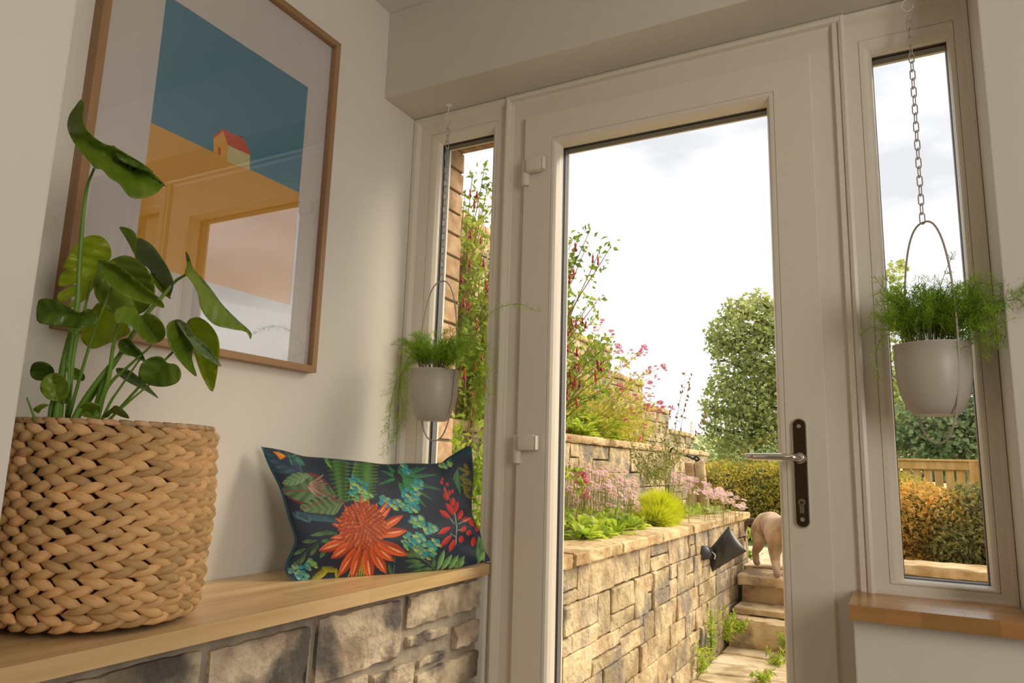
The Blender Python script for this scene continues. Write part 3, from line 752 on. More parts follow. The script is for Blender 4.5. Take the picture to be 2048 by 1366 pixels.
C = (1-v)*Bt[None]+v*Tp[None]+(1-u)*Lf[:, None]+u*Rg[:, None]-((1-u)*(1-v)*Bt[0]+u*(1-v)*Bt[-1]+(1-u)*v*Tp[0]+u*v*Tp[-1])
def fd(p): return (p-CAM).dot(FW)
dBL, dBR = fd(V(588, 1163, Z=ZB)), fd(V(981, 1121, Y=-.075)); dTL, dTR = fd(V(523, 893, X=.035)), fd(V(944, 900, Y=-.07))
u2, v2_ = u[..., 0], v[..., 0]
Dp = (1-u2)*(1-v2_)*dBL+u2*(1-v2_)*dBR+(1-u2)*v2_*dTL+u2*v2_*dTR
prof = (np.clip(np.sin(PI*u2), 0, 1)**.55)*(np.clip(np.sin(PI*v2_), 0, 1)**.5)
wr = .0035*np.sin(u2*23+v2_*9)*np.exp(-((v2_-.95)/.12)**2)+.003*np.sin(u2*9-v2_*17)*np.exp(-(u2/.2)**2)+.004*np.sin((u2+v2_)*30)*np.exp(-((u2-.97)/.08)**2)
fwd, rt, up, cm = np.array(FW), np.array(RT), np.array(UP), np.array(CAM)
dirs = fwd+rt*((C[..., 0:1]-1024)/FPX)-up*((C[..., 1:2]-683)/FPX)
cen = dirs*(Dp)[..., None]+cm
front = dirs*(Dp-.058*prof+wr)[..., None]+cm
front[..., 2] = np.maximum(front[..., 2], ZB+.0006)
fv = front.reshape(-1, 3)
fcs = (np.arange(NV-1)[:, None]*NU+np.arange(NU-1)[None]).reshape(-1)
quads = np.stack([fcs, fcs+1, fcs+NU+1, fcs+NU], 1)
me = bpy.data.meshes.new('front_cover'); me.from_pydata(fv.tolist(), [], quads.tolist())
ix = np.clip(((C[..., 0]-500)*3.938/2), 0, CW-1).astype(int); iy = np.clip(((C[..., 1]-860)*3.938/2), 0, CH-1).astype(int)
cc = cv[iy, ix]
teal = (v2_ > .93) & (u2 > .80) & (C[..., 1] < 860+250/3.938) 
tealc = lin((14, 62, 80)); cc[teal & (((C[..., 0]*3.9+C[..., 1]*5) % 60) > 14)] = tealc
edge = (u2 < .012) | (v2_ < .008)
cc[edge & (u2 < .012)] = lin((18, 84, 104))
col4 = np.ones((NU*NV, 4), np.float32); col4[:, :3] = cc.reshape(-1, 3)
at = me.color_attributes.new('print', 'FLOAT_COLOR', 'POINT'); at.data.foreach_set('color', col4.ravel())
CUSH = vcol_mat('printed_velvet', rough=.62, bump=.0003, bscale=900); me.materials.append(CUSH)
me.polygons.foreach_set('use_smooth', [True]*len(me.polygons)); me.update()
cu = thing('cushion', 'dark navy cushion printed with orange flower, palms and red petals, propped on the oak bench', 'cushion', (.22, -.33, ZB))
link('front_cover', me, cu)
s_ = 6
ii = np.unique(np.r_[0:NU:s_, NU-1]); jj = np.unique(np.r_[0:NV:s_, NV-1])
back = (dirs*(Dp+.052*prof+.0005)[..., None]+cm)[jj][:, ii]; back[..., 0] = np.maximum(back[..., 0], .004); back[..., 1] = np.minimum(back[..., 1], -.006); back[..., 2] = np.maximum(back[..., 2], ZB+.0005)
n1, n2 = len(jj), len(ii); fcs = (np.arange(n1-1)[:, None]*n2+np.arange(n2-1)[None]).reshape(-1)
mb = MB().add(back.reshape(-1, 3).tolist(), np.stack([fcs+n2, fcs+n2+1, fcs+1, fcs], 1).tolist())
obj('back_cover', mb, pm('teal_velvet', (.008, .075, .115), (.02, .13, .17), scale=12, rough=.6, sheen=.4), cu, smooth=True, label='plain teal back cover')

# ------------------------------------------------------------------ hanging planters
POTM = pm('pale_grey_enamel', (.50, .46, .40), rough=.38)
CHM = pm('pale_grey_chain', (.46, .40, .36), rough=.35)
def link_mesh():
    L_, w_, n_ = .0190, .0056, 6
    pts = []
    for k in range(n_+1): a = PI*k/n_; pts.append((w_*math.cos(a), 0, L_/2-w_*.2+w_*math.sin(a)))
    for k in range(n_+1): a = PI+PI*k/n_; pts.append((w_*math.cos(a), 0, -L_/2+w_*.2+w_*math.sin(a)))
    return mesh_of('chain_link', MB().tube(pts, 0.00135, 6, closed=True), CHM, smooth=True)
LMESH = link_mesh()
def planter(label, c, ztop, h, hook, zapex, lab2, ho=0):
    t = thing('hanging_planter', label, 'planter', (c[0], c[1], ztop-.155), 'hanging planters by the side windows')
    R0 = .0755
    pr_ = [(0, -.155), (.040, -.155), (.045, -.153), (.058, -.135), (.067, -.110), (.073, -.080), (R0, -.045), (R0, -.002), (R0+.0022, 0), (R0+.0022, .0015), (R0-.002, .0015), (R0-.003, -.02), (0, -.02)]
    obj('pot', MB().lathe(pr_[:-1], (c[0], c[1], ztop), 56), POTM, t, smooth=True)
    obj('compost', MB().lathe([(0, -.018), (R0-.003, -.018)], (c[0], c[1], ztop), 24), SOIL, t)
    hv = Vector((h[0], h[1], 0)).normalized(); pts = []
    zb = ztop-.215; rr_ = R0+.0025; zm = (zapex+zb)/2; hh_ = (zapex-zb)/2
    for k in range(64):
        a = 2*PI*k/64; ca, sa = math.cos(a), math.sin(a)
        ww = math.copysign(abs(ca)**.8, ca)*rr_
        zz = zm+hh_*math.copysign(abs(sa)**.96, sa)
        pts.append(Vector((c[0]+ho, c[1], zz))+hv*ww)
    hp = obj('hoop', MB().tube(pts, .0022, 8, closed=True), CHM, t, smooth=True)
    for sgn in (-1, 1):
        q = Vector((c[0], c[1], ztop-.012))+hv*(R0+.001)*sgn
        obj('rivet', MB().ball(q, .0032), POTM, t, smooth=True)
    top_ = Vector(hook); a_ = Vector((c[0]+ho, c[1], zapex+.010))
    hkz = top_-Vector((0, 0, .062))
    ch = obj('chain', MB().tube(spline([hkz+Vector((.006, 0, .010)), hkz+Vector((.011, 0, .002)), hkz+Vector((.004, 0, -.008)), hkz+Vector((-.002, 0, -.018)), hkz+Vector((.003, 0, -.028))], 5), .0014, 6), CHM, t, smooth=True)
    st_ = hkz+Vector((.001, 0, -.034)); n_ = max(4, int((st_-a_).length/.0232))
    dv = (a_-st_)/n_
    qd = (-dv).to_track_quat('Z', 'Y').to_matrix().to_4x4()
    for k in range(n_+1):
        m_ = Matrix.Translation(st_+dv*k) @ qd @ Matrix.Rotation(PI/2*(k % 2)+.5, 4, 'Z')
        o = link('chain_link', LMESH, ch); o.matrix_parent_inverse = Matrix.Translation(-Vector(t.location)); o.matrix_basis = m_
        o.matrix_parent_inverse = world_of(ch).inverted()
    # cup hook screwed into the soffit
    hk = thing('ceiling_hook', lab2, 'hook', top_, 'white cup hooks in the soffit')
    obj('hook_plate', MB().lathe([(0, -.005), (.007, -.0045), (.0125, -.001), (.0125, 0)], top_, 20), UPVC, hk, smooth=True)
    obj('hook_wire', MB().tube(spline([top_, top_+Vector((0, 0, -.022)), top_+Vector((-.010, 0, -.034)), top_+Vector((-.012, 0, -.048)), top_+Vector((0, 0, -.060)), top_+Vector((.011, 0, -.052)), top_+Vector((.012, 0, -.044))], 6), .0016, 7), UPVC, hk, smooth=True)
    return t
PC1 = V(869, 742, Y=-.088); PC2 = V(1863, 692, Y=-.088)
planter('small pale grey pot hanging on a chain before the narrow window above the cushion', (PC1.x, -.088), PC1.z, (.98, -.16), (V(898, 212, Z=ZS).x, -.045, ZS), V(888, 562, Y=-.088).z, 'white cup hook in the soffit above the cushion and left planter', ho=.010)
planter('small pale grey pot hanging on a chain before the right side window', (PC2.x, -.088), PC2.z, (.6, -.8), (PC2.x+.003, -.05, ZS), V(1847, 445, Y=-.088).z, 'white cup hook in the soffit above the right side window')

# asparagus ferns
def needles(mb, pos, axis, L, w, n, spread):
    ax = axis.normalized(); o1 = ax.orthogonal().normalized(); o2 = ax.cross(o1)
    for k in range(n):
        a = 2*PI*(k+random.random()*.7)/n
        d = (ax*random.uniform(.3, .9)+(o1*math.cos(a)+o2*math.sin(a))*spread).normalized()
        l = L*random.uniform(.7, 1.2); s = d.cross(Vector((random.uniform(-1, 1), random.uniform(-1, 1), 1))).normalized()*w
        p1 = pos+d*l*.55+Vector((0, 0, -.0004)); p2 = pos+d*l
        mb.add([pos-s*.4, pos+s*.4, p1+s*.6, p2, p1-s*.6], [(0, 1, 2, 3, 4)], 1)
def frond(parent, path, mats, br=.038, dens=1.0, nl=.0145, start=.1):
    pts = spline(path, 8); mb = MB()
    mb.tube(pts, [.0011*(1-.6*i/len(pts)) for i in range(len(pts))], 4, mi=0)
    L = sum((b-a).length for a, b in zip(pts[:-1], pts[1:])); acc = 0; nxt = L*start
    for a, b in zip(pts[:-1], pts[1:]):
        sl = (b-a).length
        while acc+sl > nxt:
            t = (nxt-acc)/sl; p = a.lerp(b, t); ax = (b-a).normalized(); f = nxt/L
            for q in range(2):
                g = random.uniform(0, 2*PI); o1 = ax.orthogonal().normalized(); o2 = ax.cross(o1)
                d = (ax*.75+(o1*math.cos(g)+o2*math.sin(g))*.9+Vector((0, 0, .1))).normalized()
                bl = br*(1.05-f*.55)*random.uniform(.6, 1.1); e = p+d*bl+Vector((0, 0, -bl*.15))
                mb.add([p, p+Vector((.0005, 0, .0002)), e], [(0, 1, 2)], 0)
                n = max(2, int(bl/.0066))
                for k in range(1, n+1): needles(mb, p.lerp(e, k/n), (e-p)*.6+ax*.01, nl, .00105, 3, .75)
            nxt += .0085/dens
        acc += sl
    needles(mb, pts[-1], ax, nl, .001, 5, .5)
    o = obj('frond', mb, mats, parent)
def fern(label, c, zt, seed, extra, nb, hgt, spread, bias=(0, 0)):
    random.seed(seed)
    t = thing('asparagus_fern', label, 'plant', (c[0], c[1], zt-.015), 'asparagus ferns in hanging pots')
    mats = [pm('fern_stem', (.16, .17, .05), rough=.6), pm('fern_needles', (.26, .48, .02), (.46, .68, .06), scale=14, rough=.5, translu=.5, rand=.3, island=True)]
    for k in range(nb):
        a = random.uniform(0, 2*PI); r = random.uniform(.01, .05); s = random.uniform(.45, 1)
        d = Vector((math.cos(a), math.sin(a), 0))
        p0 = Vector((c[0], c[1], zt-.018))+d*r
        out = spread*s*random.uniform(.5, 1); h_ = hgt*random.uniform(.6, 1.05)*(1.15-.35*out/spread)
        e = p0+d*out+Vector((bias[0], bias[1], h_)); e.y = min(e.y, -.02)
        mid_ = p0+d*out*.35+Vector((0, 0, h_*.7)); mid_.y = min(mid_.y, -.02)
        frond(t, [p0, mid_, e], mats, start=.35, br=.034)
    for (pts, den) in extra:
        P = [Vector((c[0], c[1], zt-.016))]+[V(a, b, Y=yv) for a, b, yv in pts]
        frond(t, P, mats, dens=den, start=.18, br=(.050 if den > .98 else .044) if den > .5 else .018)
    return t
fern('feathery green asparagus fern trailing from the hanging pot above the cushion', (PC1.x, -.088), PC1.z, 5,
     [([(830, 725, -.13), (805, 745, -.15), (785, 790, -.16), (778, 850, -.16), (775, 905, -.16)], .8), ([(840, 700, -.14), (812, 725, -.15), (800, 770, -.15), (806, 830, -.15), (790, 870, -.15)], .8),
      ([(915, 700, -.12), (945, 715, -.13), (960, 750, -.13), (952, 800, -.13), (955, 830, -.13)], .95), ([(920, 690, -.14), (955, 690, -.15), (975, 730, -.15), (968, 790, -.15), (975, 800, -.15)], .9), ([(925, 710, -.14), (948, 740, -.15), (955, 790, -.15), (962, 820, -.15)], .9),
      ([(930, 700, -.13), (960, 650, -.14), (990, 620, -.15), (1035, 608, -.16), (1072, 622, -.17)], .4), ([(900, 680, -.12), (935, 630, -.12), (965, 600, -.12)], .6), ([(835, 690, -.13), (800, 690, -.15), (785, 688, -.15)], .4)], 60, .13, .085)
fern('feathery green asparagus fern in the pot before the right side window', (PC2.x, -.088), PC2.z, 9,
     [([(1920, 650, -.12), (1960, 600, -.14), (2000, 590, -.16), (2048, 585, -.18)], 1.0), ([(1920, 660, -.12), (1965, 640, -.14), (2010, 620, -.16), (2060, 625, -.18)], 1.0), ([(1925, 660, -.12), (1960, 620, -.15), (1990, 650, -.15), (2010, 690, -.16)], .9), ([(1910, 640, -.12), (1950, 570, -.14), (1985, 570, -.16), (2030, 560, -.16)], 1.0), ([(1925, 655, -.12), (1970, 610, -.16), (2020, 600, -.18), (2060, 600, -.19)], 1.0), ([(1920, 650, -.13), (1950, 590, -.16), (1975, 600, -.17), (1990, 640, -.18), (1995, 670, -.18)], 1.0), ([(1925, 665, -.13), (1955, 640, -.15), (1975, 660, -.16), (1985, 695, -.17)], 1.0),
      ([(1800, 660, -.13), (1770, 660, -.15), (1745, 655, -.15), (1725, 665, -.15)], .5), ([(1800, 670, -.13), (1765, 675, -.15), (1752, 710, -.15), (1758, 755, -.15)], .5), ([(1800, 640, -.13), (1775, 590, -.15), (1758, 565, -.15)], .8), ([(1810, 620, -.12), (1790, 580, -.13), (1775, 560, -.13)], .8), ([(1870, 620, -.12), (1885, 560, -.13), (1905, 510, -.13)], .25)], 84, .155, .09)
random.seed(11)

# =================================================================== OUTSIDE
GZ, UZ = -.10, .32      # lower path and upper garden levels
GRASS = pm('garden_grass', (.10, .16, .03), (.22, .26, .07), scale=6, rough=1, bump=.02)
S('floor_garden', MB().box((-40, 3.55, UZ-.5), (40, 40, UZ-.03)), GRASS)
S('floor_path_bed', MB().box((-4, .12, GZ-.3), (6, 3.6, GZ-.035)), JOINT)
# brick reveal of the house corner, left of the narrow window
rv = thing('wall_brick_reveal', None, None, (0, .2, 0), kind='structure')
obj('mortar', MB().box((-.35, .0775, -.1), (.052, .228, ZS+.08)), JOINT, rv)
rs = random.Random(4)
zz = -.08; k = 0
while zz < ZS+.05:
    hh = .073
    stone('brick', rv, BRICK, (.060, .082, zz), (0, .152, 0), (0, 0, hh), (1, 0, 0), nu=6, nv=4, depth=.05, rough=.001, rnd=.002, seed=k*2.2, wob=.001)
    stone('brick', rv, BRICK, (.052, .236, zz), (-.20 if k % 2 else -.1, 0, 0), (0, 0, hh), (0, 1, 0), nu=5, nv=4, depth=.04, rough=.002, rnd=.004, seed=k*4.2)
    zz += hh+.010; k += 1

def courses(parent, mt, x, y0, y1, z0, z1, hs, ws, n=(1, 0, 0), seed=0, top=None, name='stone', cutoff=None, smalls=.25, proud=.02):
    """random coursed walling on a plane x = const"""
    rr = random.Random(seed); z = z0; c = 0; k = 0
    while z < z1-.02:
        h = rr.uniform(*hs)
        if z1-z-h < .05: h = z1-z
        y = y0-rr.uniform(0, .1)
        while y < y1:
            w = rr.uniform(*ws)*(1 if rr.random() > .3 else .55)
            ya, yb = max(y, y0), min(y+w, y1)
            zt = z+h
            if top is not None and zt > top((ya+yb)/2)+.02: y += w; continue
            if yb-ya > .03:
                if rr.random() < smalls and h > .12:
                    f = rr.uniform(.35, .65)
                    parts = ((z, z+h*f), (z+h*f, zt))
                else: parts = ((z, zt),)
                for (a, b) in parts:
                    j1, j2, j3, j4 = [rr.uniform(.001, .005) for _ in range(4)]
                    stone(name, parent, mt, (x+rr.uniform(-.006, .006), ya+j1, a+j2), (0, yb-ya-j1-j3, 0), (0, 0, b-a-j2-j4), n, nu=7, nv=6, depth=.05, rough=.007, rnd=.005, seed=k*1.7+seed, wob=.005); k += 1
            y += w
        z += h; c += 1
# front retaining wall beside the path
XW = .40; YE = 3.90
rw = thing('wall_garden_front', None, None, (XW, 2, GZ), kind='structure')
obj('mortar', MB().box((-.05, .12, GZ-.1), (XW-.022, YE-.02, .645)), JOINT, rw)
courses(rw, STONE, XW, .13, YE, GZ-.06, .648, (.105, .17), (.12, .34), seed=5, smalls=.35)
for k, (z0, z1) in enumerate(((-.12, .05), (.05, .2), (.2, .36), (.36, .5), (.5, .648))):  # returned end
    stone('stone', rw, STONE, (XW, YE, z0+.005), (-.30 if k % 2 else -.2, 0, 0), (0, 0, z1-z0-.01), (0, 1, 0), nu=5, nv=4, depth=.05, seed=k*7)
ys = [.13, .50, 1.0, 1.60, 2.18, 2.80, 3.35, YE+.02]
for k in range(len(ys)-1):
    q = MB(); block(q, (XW+.020, ys[k]+.004, .648), (0, ys[k+1]-ys[k]-.008, 0), (0, 0, .047), (1, 0, 0), nu=26, nv=6, depth=.25, rough=.008, rnd=.006, seed=k*3.3, wob=.004, fine=.004)
    o = obj('coping_stone', q, STONEC, rw); shade_angle(o, .45)
# soil of the lower bed
S('floor_lower_bed', MB().box((-.32, .12, .3), (XW-.2, YE+.2, .655)), SOIL)
# second terrace wall
X2 = -.32
tw = thing('wall_garden_middle', None, None, (X2, 3, .6), kind='structure')
obj('mortar', MB().box((-.95, .4, .3), (X2-.022, 5.45, 1.14)), JOINT, tw)
courses(tw, STONE, X2, .5, 5.45, .62, 1.145, (.10, .14), (.22, .5), seed=8, smalls=.1)
y = .5; k = 0
while y < 5.4:
    y1 = min(5.5, y+rs.uniform(.4, .6))
    q = MB(); block(q, (X2+.022, y+.004, 1.145), (0, y1-y-.008, 0), (0, 0, .05), (1, 0, 0), nu=10, nv=4, depth=.24, rough=.006, rnd=.010, seed=k*5.1+2, wob=.004)
    o = obj('coping_stone', q, STONEC, tw); shade_angle(o, .7); y = y1; k += 1
S('floor_middle_bed', MB().box((-1.0, .4, .8), (X2-.2, 5.4, 1.15)), SOIL)
# third, stepped wall
X3 = -.97
def top3(y): return 2.62-.225*math.floor((y-1.6)/1.0)*1.0 - .0
uw = thing('wall_garden_upper', None, None, (X3, 5, 1), kind='structure')
for k in range(1, 8):
    ya = 1.6+(k-1); zt = top3(ya+.5)-.02
    obj('mortar', MB().box((-2.2, ya, .3), (X3-.022, ya+1.0, zt-.03)), JOINT, uw)
    courses(uw, STONE, X3, ya, ya+1.0, 1.10, zt-.05, (.09, .13), (.24, .42), seed=20+k, smalls=0)
    for q_ in range(2):
        q = MB(); block(q, (X3+.02, ya+.5*q_+.004, zt-.05), (0, .492, 0), (0, 0, .055), (1, 0, 0), nu=8, nv=4, depth=.26, rough=.006, rnd=.010, seed=k*5.1+q_, wob=.004)
        o = obj('coping_stone', q, STONEC, uw); shade_angle(o, .7)
S('floor_upper_bed', MB().box((-5, .3, .3), (X3-.3, 8.4, 1.3)), GRASS)

# steps
stp = thing('stone_steps', 'worn stone steps rising beside the end of the garden wall', 'steps', (.9, 3.2, GZ))
def slab(o, w, d, h, seed, nu=16, rough=.012):
    q = MB(); block(q, (o[0], o[1], o[2]), (w, 0, 0), (0, 0, h), (0, -1, 0), nu=nu*2, nv=9, depth=d, rough=rough, rnd=.010, seed=seed, wob=.006, fine=.004)
    ob = obj('step_block', q, STEPS, stp); shade_angle(ob, .45)
slab((.425, 2.985, GZ-.03), .97, .30, .205, 1, rough=.022)
slab((.44, 3.13, .080), .95, .32, .042, 2)
slab((.44, 3.40, .10), .95, .2, .145, 3, rough=.010)
slab((.43, 3.30, .240), .96, .45, .064, 4, rough=.010)
# low wall holding the hedge to the right of the steps
kb = thing('wall_hedge_kerb', None, None, (2.5, 3.0, 0), kind='structure')
obj('mortar', MB().box((1.41, 3.03, GZ-.1), (5, 3.3, .43)), JOINT, kb)
for k in range(7):
    q = MB(); block(q, (1.40+k*.52, 3.0, .432), (.51, 0, 0), (0, 0, .058), (0, -1, 0), nu=12, nv=4, depth=.30, rough=.010, rnd=.010, seed=k*9.1, wob=.005)
    o = obj('coping_stone', q, STONEC, kb); shade_angle(o, .7)
    for j in range(4):
        stone('stone', kb, STONE, (1.40+k*.52+(.2 if j % 2 else 0), 3.01, GZ+.13*j), (.505, 0, 0), (0, 0, .125), (0, -1, 0), nu=6, nv=4, depth=.05, seed=k+j*11)
# paving: irregular flags
pv = thing('floor_paving', None, None, (1.1, 1.6, GZ), kind='structure')
PAV = pm('pale_flagstone', (.60, .46, .28), (.84, .70, .50), scale=6, rough=.95, bump=.006, bscale=24, detail=8, rand=.14, c3=(.46, .34, .20), scale3=5)
rp = random.Random(12)
gxn, gyn = 6, 12
x0_, x1_, y0_, y1_ = .41, 2.5, .35, 3.0
G = [[(x0_+(x1_-x0_)*i/gxn+(rp.uniform(-.09, .09) if 0 < i < gxn else 0), y0_+(y1_-y0_)*j/gyn+(rp.uniform(-.05, .05) if 0 < j < gyn else 0)) for i in range(gxn+1)] for j in range(gyn+1)]
def flag(parent, q4, z, th, mt, seed):
    c = (sum(p[0] for p in q4)/4, sum(p[1] for p in q4)/4)
    pl_ = []
    for a in range(4):
        p, q_ = q4[a], q4[(a+1) % 4]
        for t in (.06, .5, .94):
            x_, y_ = p[0]+(q_[0]-p[0])*t, p[1]+(q_[1]-p[1])*t
            d = .011/max(.05, math.hypot(x_-c[0], y_-c[1])); x_ += (c[0]-x_)*d; y_ += (c[1]-y_)*d
            x_ += .008*mn.noise(Vector((x_*15, y_*15, seed))); y_ += .008*mn.noise(Vector((x_*15, y_*15, seed+9)))
            pl_.append((x_, y_))
    dz = random.uniform(-.004, .004)
    n_ = len(pl_); vs = [(x_, y_, z-th) for x_, y_ in pl_]+[(x_, y_, z-.006+dz) for x_, y_ in pl_]+[(x_+(c[0]-x_)*.06, y_+(c[1]-y_)*.06, z+dz) for x_, y_ in pl_]
    fs = [(i, (i+1) % n_, (i+1) % n_+n_, i+n_) for i in range(n_)]+[(i+n_, (i+1) % n_+n_, (i+1) % n_+2*n_, i+2*n_) for i in range(n_)]+[tuple(range(2*n_, 3*n_))]
    obj('flagstone', MB().add(vs, fs), mt, parent)
for j in range(gyn):
    i = 0
    while i < gxn:
        w = 2 if (rp.random() < .35 and i < gxn-1) else 1
        flag(pv, (G[j][i], G[j][i+w], G[j+1][i+w], G[j+1][i]), GZ, .05, PAV, i+j*7); i += w
pu = thing('floor_upper_paving', None, None, (1, 4.5, UZ), kind='structure')
for j in range(3):
    for i in range(4):
        x_, y_ = -.1+i*.48, 3.72+j*.5
        flag(pu, ((x_+rp.uniform(-.04, .04), y_), (x_+.48, y_+rp.uniform(-.03, .03)), (x_+.48, y_+.5), (x_, y_+.5)), UZ, .05, PAV, i+j*5)

# ------------------------------------------------------------------ foliage tools
def frames(n, up_bias=.4):
    d = rng.normal(size=(n, 3)); d /= np.linalg.norm(d, axis=1)[:, None]
    nn = rng.normal(size=(n, 3))+np.array([0, 0, up_bias*2]); nn -= (nn*d).sum(1)[:, None]*d; nn /= np.linalg.norm(nn, axis=1)[:, None]+1e-9
    return d, nn
def leaves(mb, pos, L, w, up_bias=.4, d=None, nn=None, mi=None, fold=.25):
    n = len(pos); d0, n0 = frames(n, up_bias)
    d = d0 if d is None else d; nn = n0 if nn is None else nn
    s = np.cross(d, nn); sc = rng.uniform(.6, 1.25, (n, 1)); L = L*sc; w = w*sc
    a = pos; tip = pos+d*L; l = pos+d*L*.45+s*w*.5+nn*w*fold; r = pos+d*L*.45-s*w*.5+nn*w*fold
    vs = np.stack([a, l, tip, r], 1).reshape(-1, 3); k = len(mb.v)
    mb.v.extend(map(tuple, vs.tolist()))
    b = k+np.arange(n)*4
    mb.f.extend(map(tuple, np.stack([b, b+1, b+2], 1).tolist())); mb.f.extend(map(tuple, np.stack([b, b+2, b+3], 1).tolist()))
    mb.m.extend([mb.mi if mi is None else mi]*(2*n))
def shell(c, r, n, inner=.72, zmin=-1):
    out = []
    while len(out) < n:
        d = rng.normal(size=(n, 3)); d /= np.linalg.norm(d, axis=1)[:, None]
        q = d*rng.uniform(inner, 1.03, (n, 1))
        q = q[q[:, 2] > zmin]; out.extend(q.tolist())
    return np.array(out[:n])*np.array(r)+np.array(c)
def fol(name, a, b, tr=.35, rand=.35, rough=.55, scale=1.5):
    return pm(name, a, b, scale=scale, rough=rough, translu=tr, rand=rand, island=True, detail=3)
F_TREE = fol('tree_leaf', (.38, .44, .11), (.62, .64, .24), rand=.45)
F_DARK = fol('tree_leaf_dark', (.22, .31, .12), (.40, .46, .22), rand=.4)
F_HEDGE = fol('hedge_leaf_yellow', (.42, .42, .05), (.78, .62, .10), rand=.45, scale=3)
F_HEDGB = fol('hedge_leaf_bronze', (.42, .31, .06), (.82, .55, .13), rand=.5, scale=3)
F_HEDGD = fol('hedge_leaf_dark', (.26, .26, .07), (.54, .48, .16), rand=.5, scale=3)
F_LIME = fol('lime_leaf', (.52, .62, .02), (.78, .80, .03), tr=.5, rand=.2)
F_BED = fol('bed_leaf', (.34, .52, .04), (.62, .74, .10), tr=.5, rand=.35, scale=4)
F_BEDY = fol('bed_leaf_yellow', (.55, .56, .06), (.82, .70, .16), tr=.4, rand=.35, scale=4)
F_FUCH = fol('fuchsia_leaf', (.24, .38, .05), (.46, .56, .08), tr=.4, rand=.35, scale=4)
BARK = pm('bark', (.12, .09, .06), (.22, .17, .11), scale=8, rough=1, bump=.01)
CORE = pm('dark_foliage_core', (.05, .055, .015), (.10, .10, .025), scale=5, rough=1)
STEMG = pm('plant_stem', (.30, .34, .07), (.42, .42, .12), scale=4, rough=.7)
STEMR = pm('reddish_stem', (.26, .14, .07), (.36, .22, .10), scale=4, rough=.7)

# ------------------------------------------------------------------ distant tree and background
def pxball(px, py, r, Y):
    c = V(px, py, Y=Y); return c, r/FPX*(Y-CAM.y)*1.07
def tree(name, label, blobs, Y, trunk, mt, per, lsz, cat='tree', core=.0, group=None, depth=1.0, brn=True):
    t = thing(name, label, cat, (trunk[0], Y, UZ-.05), group)
    mb = MB()
    for (px, py, r) in blobs:
        c, R = pxball(px, py, r, Y)
        n = int(per*.85*(R*R)); leaves(mb, shell((c.x, c.y, c.z), (R, R*depth, R*.95), n, inner=.6), lsz, lsz*.75)
    obj('foliage', mb, mt, t, kind='stuff')
    tb = MB(); z1 = V(blobs[0][0], blobs[0][1], Y=Y)
    tb.tube(spline([(trunk[0], Y, UZ-.1), (trunk[0]+.1, Y, (UZ+z1.z)*.35), (trunk[0]-.1, Y, z1.z*.75)], 4), [trunk[1]*(1-.07*i) for i in range(9)], 8)
    obj('trunk', tb, BARK, t, smooth=True)
    if brn:
        bb = MB()
        for (px, py, r) in blobs:
            c, R = pxball(px, py, r, Y); base = Vector((trunk[0], Y, UZ+max(.2, (c.z-UZ)*.45)))
            bb.tube(spline([base, base.lerp(c, .5)+Vector((0, 0, -R*.15)), c], 3), [trunk[1]*.45, trunk[1]*.4, trunk[1]*.34, trunk[1]*.28, trunk[1]*.22, trunk[1]*.16, trunk[1]*.08], 5)
            for q in range(5):
                e = c+Vector((random.uniform(-1, 1), random.uniform(-1, 1), random.uniform(-.6, .9)))*R*.75
                bb.tube([c.lerp(base, .2), c.lerp(e, .5)+Vector((0, 0, .05)), e], [trunk[1]*.12, trunk[1]*.09, trunk[1]*.03], 4)
        obj('branches', bb, BARK, t)
    return t
YT = 24
tree('tree', 'tall full leaved tree behind the garden, in the door glass beside the handle',
     [(1490,660,62),(1450,672,38),(1530,650,55),(1545,720,70),(1468,725,42),(1432,690,22),(1500,785,62),(1445,800,42),(1420,818,20),(1540,810,70),(1460,860,52),(1510,870,62),(1440,770,26),(1590,700,90),(1600,820,100),(1650,660,70),(1660,770,100),(1700,870,90),(1700,700,60),(1560,900,60),(1480,905,45),(1425,860,18), (1515,610,30),(1470,622,24)],
     YT, (3.0, .28), F_TREE, 760, .165)
tree('tree', 'tree showing between the hanging pot and the door frame in the right window',
     [(1770,570,30),(1765,620,42),(1775,690,46),(1760,750,55),(1790,810,55),(1795,540,20),(1740,650,40),(1770,860,50),(1820,850,42)], 20, (5.0, .2), F_TREE, 640, .17, brn=False)
tree('tree', 'dark leafy tree over the fence at the right edge of the right window',
     [(1850,850,60),(1900,850,62),(1960,790,55),(1990,850,60),(1930,900,60),(1870,900,50),(1975,740,40),(2030,780,70),(1820,890,40),(1800,870,30),(2060,860,80)], 17, (5.6, .2), F_DARK, 900, .15)
tree('shrub', 'rounded green shrub below the tree, left of its foot', [(1440,905,34),(1410,912,20),(1470,915,30)], 26, (-.5, .1), F_TREE, 500, .2, cat='shrub', brn=False)
tree('shrub', 'distant grey-green bush on the skyline above the garden wall end', [(1395,888,17),(1380,893,10),(1412,893,12)], 60, (-9.5, .2), F_DARK, 60, .5, cat='shrub', brn=False)
tree('shrub', 'dark shrub mass between the tree and the yellow hedge', [(1500,940,40),(1550,945,50),(1600,940,60),(1660,940,60),(1450,950,30),(1720,930,50)], 16, (.6, .1), F_DARK, 900, .12, cat='shrub', brn=False)
